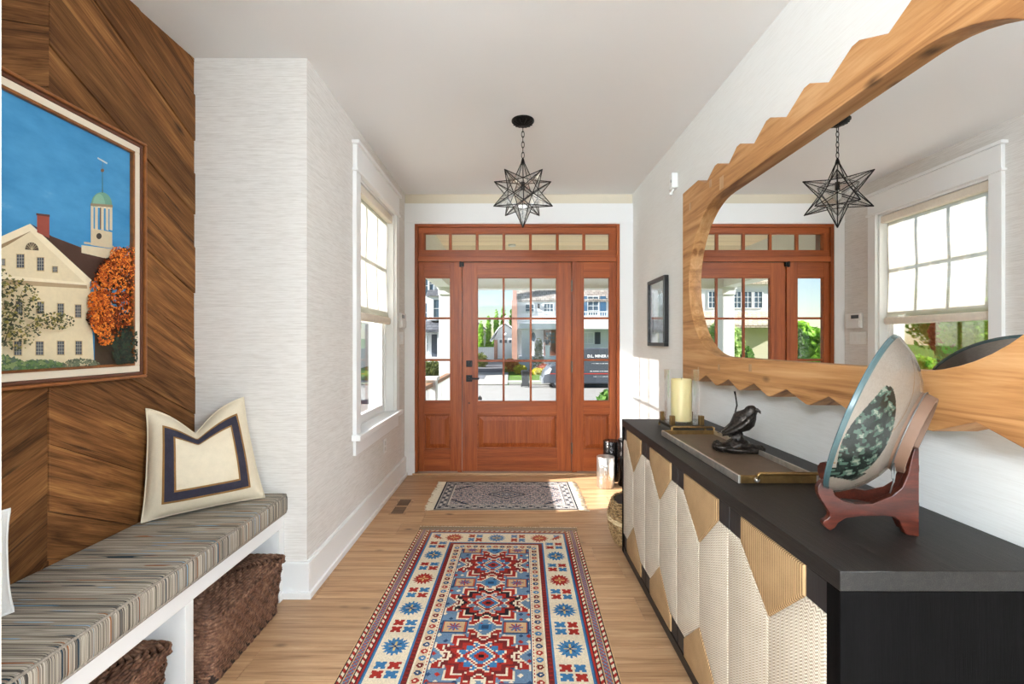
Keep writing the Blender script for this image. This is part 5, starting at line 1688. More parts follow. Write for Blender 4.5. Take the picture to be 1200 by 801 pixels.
MB().box(-1.00, -0.86, 5.20, 5.34, -0.05, 0.86).box(-1.02, -0.84, 5.18, 5.36, 0.86, 0.90).build('newel_post', M_OUTW, rl, bevel=0.004)
for (p, q) in ((4.72, 5.20), (5.34, 6.76)):
    MB().box(-0.97, -0.89, p, q, 0.79, 0.835).build('handrail', M_HANDR, rl, bevel=0.006)
    MB().box(-0.955, -0.905, p, q, 0.05, 0.09).build('bottom_rail', M_OUTW, rl)
    n = int((q - p) / 0.11)
    for k in range(n):
        yy = p + (k + 0.5) * (q - p) / n
        MB().box(-0.945, -0.915, yy - 0.015, yy + 0.015, 0.09, 0.79).build('baluster', M_OUTW, rl)

# ------------------------------------------------------------------ ground and street
GZ = -1.5
def gz(d):
    return GZ + max(0.0, d - 32.0) * 0.045
def lawn_mat(name, a, b):
    m = NT(name, 0.9, 0, 0.1)
    v = m.coords('Object', (1, 1, 1), rand=False)
    m.set(m.b, {'Base Color': m.ramp(m.noise(v, 2.5, 6, 0.75), [(0.35, a), (0.65, b)])})
    m.bump(m.noise(v, 30, 3, 0.7), 0.4, 0.03)
    return m.mat
M_LAWN = lawn_mat('grass_turf', C(58, 88, 24), C(98, 130, 42))
M_ROAD = plain('street_concrete', C(140, 138, 134), 0.9, var=0.06, vs=1.5)
M_WALK = plain('walk_concrete', C(160, 156, 149), 0.9, var=0.04, vs=2)
M_ASPH = plain('asphalt', C(92, 94, 100), 0.9, var=0.1, vs=3)
struct('lawn_near', MB().box(-60, 60, 6.96, 20.5, GZ - 0.3, GZ).box(-60, -1.8, -20, 6.96, GZ - 0.3, GZ).box(1.5, 60, -20, 6.96, GZ - 0.3, GZ), M_LAWN)
struct('bounce_paving', MB().box(-7.0, 6.0, 6.96, 20.5, GZ, GZ + 0.03), M_WALK)  # wide paving added to bounce neutral light up to the porch ceiling
struct('street', MB().box(-70, 70, 20.5, 30.0, GZ - 0.35, GZ - 0.02), M_ROAD)
struct('kerb', MB().box(-70, -6, 30.0, 30.3, GZ - 0.3, GZ + 0.08).box(-0.2, 70, 30.0, 30.3, GZ - 0.3, GZ + 0.08), M_WALK)
def slope(x0, x1, d0, d1, lift, th=0.3):
    mb = MB()
    br_ = [d0] + ([32.0] if d0 < 32.0 < d1 else []) + [d1]
    for a, b in zip(br_[:-1], br_[1:]):
        za, zb = gz(a) + lift, gz(b) + lift
        vs = [(x0, a, za - th), (x1, a, za - th), (x1, b, zb - th), (x0, b, zb - th), (x0, a, za), (x1, a, za), (x1, b, zb), (x0, b, zb)]
        mb.add(vs, [(0, 3, 2, 1), (4, 5, 6, 7), (0, 1, 5, 4), (1, 2, 6, 5), (2, 3, 7, 6), (3, 0, 4, 7)])
    return mb
struct('lawn_far', slope(-70, 70, 30.0, 110, 0.02), M_LAWN)
struct('sidewalk', slope(-70, 70, 31.3, 32.7, 0.05), M_WALK)
struct('driveway', slope(-6.0, -0.3, 30.0, 37.5, 0.07), M_WALK)
struct('driveway_asphalt', slope(-6.0, -0.7, 37.5, 58.0, 0.09), M_ASPH)
struct('driveway_patch', slope(-4.6, -2.0, 33.2, 35.6, 0.08), M_ASPH)

# ------------------------------------------------------------------ plants
def leaf_mat(name, a, b):
    m = NT(name, 0.7, 0, 0.2)
    v = m.coords('Object', (1, 1, 1), rand=False)
    col = m.ramp(m.noise(v, 3.5, 4, 0.8), [(0.35, a), (0.65, b)])
    m.set(m.b, {'Base Color': col})
    tl = m.n('BsdfTranslucent', {'Color': col})
    m.set(m.out, {'Surface': m.n('MixShader', {0: 0.45, 1: m.b.outputs[0], 2: tl.outputs[0]}).outputs[0]})
    return m.mat
LM = dict(deep=leaf_mat('leaf_deep', C(66, 104, 48), C(124, 164, 78)), bright=leaf_mat('leaf_bright', C(96, 146, 44), C(176, 218, 86)), olive=leaf_mat('leaf_olive', C(84, 96, 52), C(140, 148, 84)),
          gold=leaf_mat('leaf_gold', C(176, 166, 40), C(226, 214, 84)), flame=leaf_mat('leaf_flame', C(186, 76, 40), C(236, 186, 90)), red=leaf_mat('leaf_red', C(150, 60, 44), C(200, 120, 80)), pale=leaf_mat('leaf_pale', C(146, 178, 104), C(206, 224, 152)))
M_BARK = plain('bark', C(92, 78, 64), 0.9, var=0.2, vs=8)
def leafball(mb, c, r, n, s, rr, shell=0.55):
    for _ in range(n):
        z = rr.uniform(-1, 1)
        a = rr.uniform(0, 2 * PI)
        k = shell + (1 - shell) * rr.random()
        q = math.sqrt(1 - z * z)
        p = Vector((c[0] + r[0] * k * q * math.cos(a), c[1] + r[1] * k * q * math.sin(a), c[2] + r[2] * k * z))
        d = Vector((rr.gauss(0, 1), rr.gauss(0, 1), rr.gauss(0, 1) + 0.3)).normalized()
        e = d.orthogonal().normalized()
        f = d.cross(e)
        t = rr.uniform(0.6, 1.3) * s
        mb.add([p - e * t, p + f * t * 0.6, p + e * t, p - f * t * 0.6], [(0, 1, 2, 3)])
def plant(name, label, cat, x, y, z0, blobs, n, s, mat, seed, trunk=None, group=None):
    """blobs: (dx, dy, dz, rx, ry, rz); trunk: (height, radius)"""
    rr = random.Random(seed)
    t = thing(name, label, cat, (x, y, z0), group=group)
    mb = MB()
    for (dx, dy, dz, rx, ry, rz) in blobs:
        leafball(mb, (x + dx, y + dy, z0 + dz), (rx, ry, rz), n, s, rr)
    mb.build('foliage', LM[mat], t, fix=False)
    core = MB()
    for (dx, dy, dz, rx, ry, rz) in blobs:
        core.ball((x + dx, y + dy, z0 + dz), (rx * 0.62, ry * 0.62, rz * 0.62), 10, 7)
    core.build('inner_foliage', LM[mat], t, smooth=180)
    tr_ = MB()
    hgt, rad = trunk if trunk else (max(0.15, blobs[0][2]), 0.04)
    tr_.tube([(x, y, z0 - 0.05), (x + rad * 0.4, y, z0 + hgt * 0.5), (x, y, z0 + hgt)], [rad, rad * 0.8, rad * 0.6], 8)
    tr_.build('trunk' if trunk else 'stem', M_BARK, t, smooth=180)
    return t
for i, (px, d, h) in enumerate(((563.5, 59.2, 4.4), (572.5, 59.6, 5.2), (581.5, 60, 6.0), (590, 60.4, 6.6), (599.5, 60.8, 6.1))):
    x = (px - 600) * d / FPX
    lab = ('shortest bright green arborvitae at the end of the row behind the garage', 'second arborvitae from the short end of the row', 'middle arborvitae of the green row behind the garage', 'tallest bright green arborvitae of the row', 'arborvitae showing above the garage roof beside the chimney')[i]
    plant('arborvitae', lab, 'tree', x, d, gz(d), [(0, 0, 1.0, 0.42, 0.42, 1.1), (0, 0, h * 0.55, 0.36, 0.36, h * 0.42)], 480, 0.16, 'bright', 20 + i, (h * 0.5, 0.08), 'arborvitae row across the street')
plant('shrub', 'round olive shrub by the white fence across the street', 'shrub', -2.9, 42.0, gz(42), [(0, 0, 0.65, 0.75, 0.7, 0.75)], 700, 0.10, 'olive', 31)
plant('shrub', 'orange and yellow flowering shrub at the foot of the brick chimney', 'shrub', -0.10, 38.6, gz(38.6), [(0, 0, 0.55, 0.62, 0.5, 0.6), (0.35, -0.1, 0.45, 0.45, 0.4, 0.45)], 600, 0.09, 'flame', 32)
plant('shrub', 'low yellow green shrub in front of the house across the street', 'shrub', 0.65, 37.0, gz(37), [(0, 0, 0.35, 0.55, 0.5, 0.42)], 600, 0.08, 'gold', 33)
plant('shrub', 'tall upright green shrub beside the porch across the street', 'shrub', 2.25, 39.0, gz(39), [(0, 0, 0.9, 0.46, 0.45, 0.95), (0, 0, 1.9, 0.36, 0.36, 0.95)], 700, 0.09, 'olive', 34)
plant('shrub', 'low golden border shrub near the parked van', 'shrub', 2.3, 36.4, gz(36.4), [(-0.3, 0, 0.25, 0.5, 0.4, 0.32), (0.5, 0, 0.25, 0.6, 0.4, 0.32)], 500, 0.08, 'gold', 35)
plant('shrub', 'red tinged low shrub under the porch across the street', 'shrub', 2.6, 38.0, gz(38), [(0, 0, 0.4, 0.7, 0.4, 0.4)], 500, 0.08, 'red', 36)
plant('shrub', 'dark green shrub just outside the hinge side sidelight', 'shrub', 1.92, 8.7, GZ, [(0, 0, 0.9, 0.42, 0.4, 0.9), (-0.08, 0, 1.55, 0.28, 0.26, 0.34)], 900, 0.06, 'deep', 37)
plant('shrub', 'clipped green hedge shrub seen through the handle side sidelight', 'shrub', -5.95, 33.6, gz(33.6), [(-0.5, 0, 0.7, 0.7, 0.6, 0.75), (0.25, 0, 0.7, 0.6, 0.6, 0.75)], 700, 0.09, 'olive', 38)
plant('shrub', 'flowering shrub below the side window outside', 'shrub', -2.7, 8.2, GZ, [(0, 0, 0.7, 0.5, 0.5, 0.7), (0.1, 0, 1.1, 0.3, 0.3, 0.3)], 700, 0.05, 'red', 39)
# garden seen through the side window in the mirror, and through the sidelight in the mirror
BZ = -0.55
struct('lawn_bank', MB().add([(-45, 9, GZ - 0.2), (-9.6, 9, GZ - 0.2), (-9.6, 20.4, GZ - 0.2), (-45, 20.4, GZ - 0.2), (-45, 12, BZ), (-12, 13, BZ), (-12, 20.3, BZ), (-45, 20.3, BZ)], [(0, 3, 2, 1), (4, 5, 6, 7), (0, 1, 5, 4), (1, 2, 6, 5), (2, 3, 7, 6), (3, 0, 4, 7)]).add([(-45, 20.4, BZ - 0.9), (-13.5, 20.4, BZ - 0.9), (-17.5, 31.5, BZ - 0.9), (-45, 31.5, BZ - 0.9), (-45, 20.4, BZ), (-14, 20.4, BZ), (-18, 31.5, BZ), (-45, 31.5, BZ)], [(0, 3, 2, 1), (4, 5, 6, 7), (0, 1, 5, 4), (1, 2, 6, 5), (2, 3, 7, 6), (3, 0, 4, 7)]), M_LAWN)
gard = [('red leaved maple between the green trees of the side garden', -22.9, 26.4, 3.4, 0.9, 'red', 1.6, BZ), ('dense dark tree nearest the street in the side garden', -21.0, 30.2, 5.6, 1.6, 'deep', 2.0, BZ), ('broad green tree in the middle of the side garden', -25.4, 29.8, 5.8, 1.7, 'bright', 2.2, BZ), ('pale leafy tree at the far end of the side garden', -29.6, 28.8, 6.2, 1.8, 'pale', 2.4, BZ), ('slender young tree standing alone on the side lawn', -19.2, 21.6, 4.6, 1.1, 'bright', 2.4, BZ), ('loose green street tree outside the sidelight', -11.2, 20.6, 3.9, 1.1, 'bright', 2.4, GZ), ('tall feathery tree behind the loose street tree', -13.6, 34.0, 4.6, 1.2, 'pale', 2.8, GZ)]
for i, (lab, x, y, h, r, mt, th_, zz) in enumerate(gard):
    plant('garden_tree', lab, 'tree', x, y, zz, [(0, 0, h * 0.55, r, r, h * 0.36), (r * 0.35, 0.2, h * 0.72, r * 0.6, r * 0.6, h * 0.24), (-r * 0.4, -0.2, h * 0.62, r * 0.6, r * 0.6, h * 0.24)], 1000, 0.16, mt, 50 + i, (th_, 0.10), 'trees of the side garden')
for i, (lab, x, y, r, mt, zz) in enumerate((('low gold shrub on the side lawn', -21.0, 24.2, 0.6, 'gold', BZ), ('rounded green shrub on the side lawn', -18.9, 23.8, 0.7, 'bright', BZ), ('pale shrub at the lawn edge', -23.4, 24.4, 0.7, 'pale', BZ), ('dark rounded shrub outside the sidelight', -9.4, 17.6, 0.8, 'deep', GZ), ('bright low shrub outside the sidelight', -8.4, 16.0, 0.6, 'bright', GZ), ('red flowered low shrub outside the sidelight', -7.9, 14.2, 0.45, 'red', GZ))):
    plant('garden_shrub', lab, 'shrub', x, y, zz, [(0, 0, r * 0.8, r, r, r * 0.85)], 900, 0.09, mt, 70 + i, None, 'shrubs of the side garden')

# ------------------------------------------------------------------ houses across the street
def siding(name, c, per=0.16):
    m = NT(name, 0.7, 0, 0.3, c)
    s = m.n('SeparateXYZ', {0: m.n('TexCoord').outputs['Object']})
    f = m.math('FRACT', m.math('DIVIDE', s.outputs[2], per), 0)
    m.bump(f, 0.5, 0.02)
    return m.mat
def shingle_mat(name, a, b):
    m = NT(name, 0.9, 0, 0.1)
    v = m.coords('Object', (1, 1, 1), rand=False, rot=(0, 0, 0))
    bt = m.n('TexBrick', {'Vector': m.n('Mapping', {'Vector': m.n('TexCoord').outputs['Object'], 'Rotation': (PI / 2, 0, 0)}).outputs[0], 'Color1': a, 'Color2': b, 'Mortar': tuple(c * 0.5 for c in a[:3]) + (1,), 'Scale': 1.0, 'Mortar Size': 0.02, 'Brick Width': 0.4, 'Row Height': 0.22})
    m.set(m.b, {'Base Color': bt.outputs[0]})
    return m.mat
M_SIDING = siding('white_siding', C(228, 230, 232))
M_SIDEGREY = siding('grey_siding', C(206, 209, 213))
M_CREAMW = siding('cream_siding', C(214, 204, 176))
M_SHING = shingle_mat('grey_shingle', C(132, 124, 118), C(168, 160, 152))
M_SHING_T = shingle_mat('tan_shingle', C(176, 160, 140), C(204, 190, 170))
M_SHING_D = shingle_mat('dark_shingle', C(86, 88, 94), C(112, 114, 120))
bk2 = NT('chimney_brick', 0.9)
bt = bk2.n('TexBrick', {'Vector': bk2.n('Mapping', {'Vector': bk2.n('TexCoord').outputs['Object'], 'Rotation': (PI / 2, 0, 0)}).outputs[0], 'Color1': C(168, 104, 84), 'Color2': C(190, 128, 104), 'Mortar': C(196, 180, 168), 'Scale': 1.0, 'Mortar Size': 0.012, 'Brick Width': 0.22, 'Row Height': 0.08})
bk2.set(bk2.b, {'Base Color': bt.outputs[0]})
M_BRICK = bk2.mat
M_WGLASS = plain('house_glass', C(74, 92, 108), 0.08, spec=0.6)
M_SHUT = plain('blue_shutter', C(58, 96, 128), 0.6)
M_SHUTD = plain('dark_shutter', C(62, 70, 82), 0.6)
M_BROWND = plain('brown_door', C(104, 62, 44), 0.5)
def hwindow(par, x0, x1, z0, z1, y, cols=2, rows=2, face=-1, fm=None):
    fm = fm or M_OUTW
    f = MB()
    t = 0.07
    f.box(x0 - t, x1 + t, y, y + face * 0.06, z1, z1 + t).box(x0 - t, x1 + t, y, y + face * 0.08, z0 - t, z0).box(x0 - t, x0, y, y + face * 0.06, z0, z1).box(x1, x1 + t, y, y + face * 0.06, z0, z1)
    for k in range(1, cols):
        xx = x0 + (x1 - x0) * k / cols
        f.box(xx - 0.02, xx + 0.02, y, y + face * 0.045, z0, z1)
    for k in range(1, rows):
        zz = z0 + (z1 - z0) * k / rows
        f.box(x0, x1, y, y + face * 0.045, zz - 0.02, zz + 0.02)
    o = f.build('window', fm, par)
    MB().box(x0, x1, y, y + face * 0.02, z0, z1).build('pane', M_WGLASS, o)
    return o
def gable_roof(par, x0, x1, y0, y1, ze, zr, mat, ov=0.35, axis='x', name='roof'):
    mb = MB()
    if axis == 'x':
        ym = (y0 + y1) / 2
        pts = [(y0 - ov, ze - 0.1), (ym, zr), (y1 + ov, ze - 0.1), (y1 + ov, ze + 0.12), (ym, zr + 0.25), (y0 - ov, ze + 0.12)]
        mb.prism(pts, 'x', x0 - ov, x1 + ov)
    else:
        xm = (x0 + x1) / 2
        pts = [(x0 - ov, ze - 0.1), (xm, zr), (x1 + ov, ze - 0.1), (x1 + ov, ze + 0.12), (xm, zr + 0.25), (x0 - ov, ze + 0.12)]
        mb.prism(pts, 'y', y0 - ov, y1 + ov)
    return mb.build(name, mat, par)
KA = 42.0 / FPX
def AX(px, d=42.0): return (px - 600.0) * d / FPX
def AZ(py, d=42.0): return ZC + (400.5 - py) * d / FPX
hA = thing('house', 'white house with brick chimney, balcony and brown front door across the street', 'house', (5.0, 42, gz(42)))
MB().box(0.47, 10.5, 42.0, 50.0, -1.4, 5.05).build('wall', M_SIDING, hA)
gable_roof(hA, 0.47, 10.5, 42.0, 50.0, 5.05, 8.3, M_SHING, 0.10)
MB().box(-0.02, 0.47, 41.7, 42.6, -1.2, AZ(352)).box(0.06, 0.42, 41.8, 42.5, AZ(352), 9.0).build('chimney', M_BRICK, hA)
MB().box(0.6, 10.4, 39.9, 42.0, 2.55, 2.9).box(0.5, 10.5, 39.8, 42.0, 2.42, 2.55).build('porch_roof', M_OUTW, hA)
MB().box(0.6, 10.4, 39.9, 42.0, -0.15, 0.05).box(0.6, 10.4, 39.9, 40.0, -1.2, -0.15).build('porch_floor', M_OUTW, hA)
MB().box(0.85, 1.60, 40.0, 40.6, -0.9, 2.42).build('porch_pier', M_SIDING, hA)
for xx in (4.9, 8.75):
    MB().box(xx - 0.12, xx + 0.12, 40.0, 40.24, 0.05, 2.42).build('porch_post', M_OUTW, hA)
rail_ = MB()
rail_.box(0.75, 10.2, 39.98, 40.06, 3.86, 3.96).box(0.75, 10.2, 39.98, 40.06, 3.02, 3.08)
rl_o = rail_.build('balcony_rail', M_OUTW, hA)
for k in range(46):
    xx = 0.8 + k * 0.2
    MB().box(xx, xx + 0.06, 40.0, 40.04, 3.06, 3.88).build('baluster', M_OUTW, rl_o)
hwindow(hA, AX(616), AX(625.5), AZ(366.5), AZ(356.5), 42.0, 2, 2)
hwindow(hA, AX(637.5), AX(648), AZ(366.5), AZ(356.0), 42.0, 3, 2)
MB().box(AX(630), AX(632.4), 41.8, 42.0, AZ(361), AZ(356)).build('lantern', M_FBLACK, hA)
hwindow(hA, AX(689), AX(701), AZ(369), AZ(347.5), 42.0, 2, 4)
for (a, b) in ((684.2, 688.0), (703.2, 710)):
    MB().box(AX(a), AX(b), 41.93, 42.0, AZ(369.5), AZ(347)).build('shutter', M_SHUT, hA)
hwindow(hA, AX(682), AX(695), AZ(402), AZ(390), 42.0, 2, 2)
MB().box(AX(697), AX(703.5), 41.93, 42.0, AZ(403), AZ(389)).build('shutter', M_SHUTD, hA)
MB().box(1.6, 10.4, 41.96, 42.0, 0.05, 2.42).build('porch_wall', M_SIDEGREY, hA)
dA = MB().box(AX(637), AX(652), 41.85, 41.96, 0.05, AZ(386.5)).build('front_door', M_BROWND, hA)
for (a, b) in ((639.6, 642.5), (643.1, 646.0), (646.6, 649.6)):
    for (c, e) in ((389.5, 393), (393.8, 397.5), (398.3, 402)):
        MB().box(AX(a), AX(b), 41.82, 41.85, AZ(e), AZ(c)).build('door_pane', M_WGLASS, dA)
ovl = [(AX(625) + 0.20 * math.cos(2 * PI * k / 20), AZ(394.5) + 0.42 * math.sin(2 * PI * k / 20)) for k in range(20)]
oo = MB().prism([(AX(625) + (p - AX(625)) * 1.25, AZ(394.5) + (q - AZ(394.5)) * 1.15) for p, q in ovl], 'y', 41.92, 41.96).build('oval_window', M_OUTW, hA)
MB().prism(ovl, 'y', 41.90, 41.925).build('pane', M_WGLASS, oo)
MB().box(2.88, 3.22, 39.3, 39.64, -1.2, AZ(406, 39.5)).box(2.84, 3.26, 39.26, 39.68, AZ(406, 39.5), AZ(405, 39.5)).build('step_pier', M_OUTW, hA)
MB().box(3.3, 4.6, 38.6, 39.9, -1.2, -0.65).box(3.3, 4.6, 39.0, 39.9, -0.65, -0.40).box(3.3, 4.6, 39.4, 39.9, -0.40, -0.15).build('porch_steps', M_OUTW, hA)
# garage with gambrel roof
gd = 51.0
hG = thing('garage', 'small grey garage with a white door between the hedge and brick chimney', 'garage', (AX(589, gd), gd, gz(gd)))
gx0, gx1 = AX(579, gd), AX(606, gd)
gm = (gx0 + gx1) / 2
zA = AZ(398, gd)
gpr = [(gx0, gz(gd) - 0.2), (gx1, gz(gd) - 0.2), (gx1, zA), (gx1 - 0.45, AZ(386, gd)), (gm, AZ(380, gd)), (gx0 + 0.45, AZ(386, gd)), (gx0, zA)]
MB().prism(gpr, 'y', gd, gd + 6).build('wall', M_SIDEGREY, hG)
rf = MB()
for (p, q) in (((gx0 - 0.45, AZ(400, gd)), (gx0 + 0.45, AZ(385.5, gd))), ((gx0 + 0.42, AZ(385.5, gd)), (gm, AZ(379, gd))), ((gm, AZ(379, gd)), (gx1 - 0.42, AZ(385.5, gd))), ((gx1 - 0.45, AZ(385.5, gd)), (gx1 + 0.45, AZ(400, gd)))):
    rf.prism([p, q, (q[0], q[1] + 0.16), (p[0], p[1] + 0.16)], 'y', gd - 0.35, gd + 6.3)
rf.build('roof', M_OUTW, hG)
MB().box(gx0, gx0 + 0.38, gd - 0.12, gd + 0.02, gz(gd) - 0.2, zA).build('brick_pier', M_BRICK, hG)
gdo = MB().box(AX(583.5, gd), AX(603, gd), gd - 0.06, gd, gz(gd), AZ(396, gd)).build('garage_door', M_OUTW, hG)
for a in (585.5, 591.3, 596.6):
    MB().box(AX(a, gd), AX(a + 2.8, gd), gd - 0.09, gd - 0.06, AZ(401.5, gd), AZ(398, gd)).build('door_pane', M_WGLASS, gdo)
MB().ball((gm, gd - 0.1, AZ(391.5, gd)), 0.14, 10, 8).build('lamp', M_OUTW, hG)
cup = MB().box(gm - 0.28, gm + 0.28, gd + 1.5, gd + 2.06, AZ(381, gd), AZ(374, gd))
cup.add([(gm - 0.36, gd + 1.42, AZ(374, gd)), (gm + 0.36, gd + 1.42, AZ(374, gd)), (gm + 0.36, gd + 2.14, AZ(374, gd)), (gm - 0.36, gd + 2.14, AZ(374, gd)), (gm, gd + 1.78, AZ(368, gd))], [(0, 1, 4), (1, 2, 4), (2, 3, 4), (3, 0, 4)])
cup.build('cupola', M_OUTW, hG)
fc = thing('white_fence', 'white board fence between the arborvitae and the garage', 'fence', (AX(572, 50), 50, gz(50)))
fx0, fx1 = AX(559, 50), AX(579, 50)
nb = 12
for k in range(nb):
    a = fx0 + (fx1 - fx0) * k / nb
    MB().box(a + 0.005, a + (fx1 - fx0) / nb - 0.005, 50.0, 50.05, gz(50), gz(50) + 1.35).build('board', M_OUTW, fc)
MB().box(fx0, fx1, 49.97, 50.08, gz(50) + 1.35, gz(50) + 1.43).build('cap_rail', M_OUTW, fc)
# dark roofed house far behind
hF = thing('house', 'distant house with dark gable roof at the end of the driveway', 'house', (-6.6, 75, gz(75)))
MB().box(-11, -4.6, 75, 83, gz(75) - 0.5, 3.2).build('wall', M_CREAMW, hF)
gable_roof(hF, -11, -4.6, 75, 83, 3.2, 6.0, M_SHING_D, axis='y')
hwindow(hF, -7.0, -5.9, 0.8, 2.2, 75, 2, 2)
# white house seen through the handle side sidelight
hB = thing('house', 'tall white house with dark porch roof outside the handle side sidelight', 'house', (-10, 37, gz(37)))
MB().box(-9.4, -5.55, 37.0, 38.8, -1.5, 7.2).build('wall', M_SIDING, hB)
gable_roof(hB, -9.4, -5.55, 37, 38.8, 7.2, 7.9, M_SHING_D)
MB().box(-6.55, -5.35, 36.2, 37.0, 3.0, 4.9).build('bay', M_SIDING, hB)
MB().add([(-6.75, 36.0, 4.9), (-5.2, 36.0, 4.9), (-5.2, 37.0, 5.5), (-6.75, 37.0, 5.5), (-6.75, 37.0, 4.9), (-5.2, 37.0, 4.9)], [(0, 1, 2, 3), (0, 4, 5, 1), (0, 3, 4), (1, 5, 2)]).build('bay_roof', M_SHING_D, hB)
hwindow(hB, -6.15, -5.70, 3.25, 4.60, 36.2, 1, 2)
hwindow(hB, -7.05, -6.75, 5.0, 6.6, 37.0, 1, 2)
hwindow(hB, -6.62, -6.30, 5.3, 6.6, 37.0, 1, 2)
hwindow(hB, -7.1, -6.8, 2.9, 4.4, 37.0, 1, 2)
MB().add([(-9.5, 34.6, 2.2), (-5.2, 34.6, 2.2), (-5.2, 37.0, 3.05), (-9.5, 37.0, 3.05), (-9.5, 34.6, 2.05), (-5.2, 34.6, 2.05), (-5.2, 37.0, 2.05), (-9.5, 37.0, 2.05)], [(0, 1, 2, 3), (4, 7, 6, 5), (0, 4, 5, 1), (1, 5, 6, 2), (3, 2, 6, 7), (0, 3, 7, 4)]).build('porch_roof', M_SHING_D, hB)
MB().box(-9.4, -5.3, 34.7, 37.0, -0.2, 0.1).build('porch_floor', M_OUTW, hB)
for xx in (-6.55, -5.55, -8.4):
    MB().box(xx - 0.1, xx + 0.1, 34.8, 35.0, 0.1, 2.1).build('porch_post', M_OUTW, hB)
hwindow(hB, -7.2, -6.75, 0.5, 1.8, 37.0, 1, 2)
MB().box(-6.45, -5.9, 36.95, 37.0, 0.1, 1.9).build('front_door', M_SHUTD, hB)
# wide house with four windows, seen in the mirror
hC = thing('house', 'cream and white house with a row of four windows, seen in the mirror', 'house', (-18, 42, gz(42)))
MB().box(-22.4, -13.6, 41.0, 50.0, -1.5, 6.5).build('wall', M_SIDING, hC)
gable_roof(hC, -22.4, -13.6, 41, 50, 6.5, 9.5, M_SHING_T)
for (a, b) in ((-20.05, -19.35), (-19.1, -18.45), (-18.15, -17.5), (-17.2, -16.55), (-15.9, -15.3)):
    hwindow(hC, a, b, 4.35, 5.75, 41.0, 2, 3)
MB().add([(-22.6, 38.6, 2.75), (-13.4, 38.6, 2.75), (-13.4, 41.0, 4.0), (-22.6, 41.0, 4.0), (-22.6, 38.6, 2.5), (-13.4, 38.6, 2.5), (-13.4, 41.0, 2.5), (-22.6, 41.0, 2.5)], [(0, 1, 2, 3), (4, 7, 6, 5), (0, 4, 5, 1), (1, 5, 6, 2), (3, 2, 6, 7), (0, 3, 7, 4)]).build('porch_roof', M_SHING_T, hC)
MB().box(-22.3, -13.7, 40.9, 41.0, -0.4, 2.5).build('porch_wall', M_CREAMW, hC)
for xx in (-15.2, -16.4, -21.6):
    MB().box(xx - 0.2, xx + 0.2, 38.8, 39.2, -1.2, 2.5).build('porch_post', M_OUTW, hC)
hwindow(hC, -18.4, -17.0, 0.9, 2.0, 40.9, 3, 2)
hwindow(hC, -16.0, -15.5, 0.3, 2.0, 40.9, 1, 3)
plant('shrub', 'clipped conical green shrub before the cream house, seen in the mirror', 'shrub', -16.6, 37.2, gz(37.2), [(0, 0, 0.8, 1.1, 0.9, 0.9), (0, 0, 1.5, 0.7, 0.6, 0.8)], 700, 0.12, 'deep', 90)

# ------------------------------------------------------------------ van, bin and person across the street
van = thing('van', 'dark grey work van with white lettering parked across the street', 'van', (4.8, 29, GZ))
VY0, VY1 = 28.0, 30.0 - 0.05
M_VAN = plain('van_paint', C(84, 90, 100), 0.25, 0.3)
M_VANS = plain('van_silver', C(150, 154, 160), 0.3, 0.4)
vp = [(1.90, -1.22), (1.86, -0.95), (1.98, -0.52), (2.25, -0.20), (2.80, -0.06), (3.62, 0.72), (4.05, 0.905), (7.55, 0.905), (7.72, 0.70), (7.75, -1.22)]
MB().prism(vp, 'y', VY0, VY1).build('body', M_VAN, van, bevel=0.06, segs=3)
MB().box(1.80, 2.10, VY0 + 0.02, VY1 - 0.02, -1.24, -0.88).build('bumper', M_VANS, van, bevel=0.05)
MB().prism([(1.99, -0.70), (2.02, -0.54), (2.30, -0.24), (2.42, -0.34), (2.30, -0.62)], 'y', VY0 - 0.02, VY0 + 0.3).build('headlight', plain('headlight', C(216, 220, 224), 0.15), van)
MB().prism([(3.05, 0.04), (3.70, 0.62), (4.25, 0.62), (4.25, 0.0)], 'y', VY0 - 0.015, VY0 + 0.02).build('side_window', M_WGLASS, van)
MB().add([(2.86, VY0 + 0.15, 0.02), (2.86, VY1 - 0.15, 0.02), (3.58, VY1 - 0.2, 0.70), (3.58, VY0 + 0.2, 0.70), (2.80, VY0 + 0.15, 0.05), (2.80, VY1 - 0.15, 0.05), (3.52, VY1 - 0.2, 0.74), (3.52, VY0 + 0.2, 0.74)], [(0, 1, 2, 3), (4, 7, 6, 5), (0, 4, 5, 1), (1, 5, 6, 2), (2, 6, 7, 3), (3, 7, 4, 0)]).build('windscreen', M_WGLASS, van)
M_TYRE = plain('tyre', C(30, 30, 32), 0.8)
for wx in (2.75, 6.55):
    for wy in (VY0 + 0.02, VY1 - 0.24):
        o = MB().lathe([(0.0, 0.0), (0.33, 0.0), (0.35, 0.03), (0.35, 0.19), (0.33, 0.22), (0.0, 0.22)], (wx, wy + 0.22, GZ + 0.33), 24, mtx=Matrix.Rotation(PI / 2, 3, 'X')).build('wheel', M_TYRE, van, smooth=40)
        MB().lathe([(0.0, -0.01), (0.19, -0.01), (0.19, 0.23), (0.0, 0.23)], (wx, wy + 0.22, GZ + 0.33), 16, mtx=Matrix.Rotation(PI / 2, 3, 'X')).build('hub', M_VANS, o, smooth=40)
MB().box(2.3, 7.74, VY0 - 0.012, VY0, -0.66, -0.60).build('red_stripe', plain('stripe_red', C(176, 52, 40), 0.5), van)
M_LET = plain('white_lettering', C(240, 240, 238), 0.5)
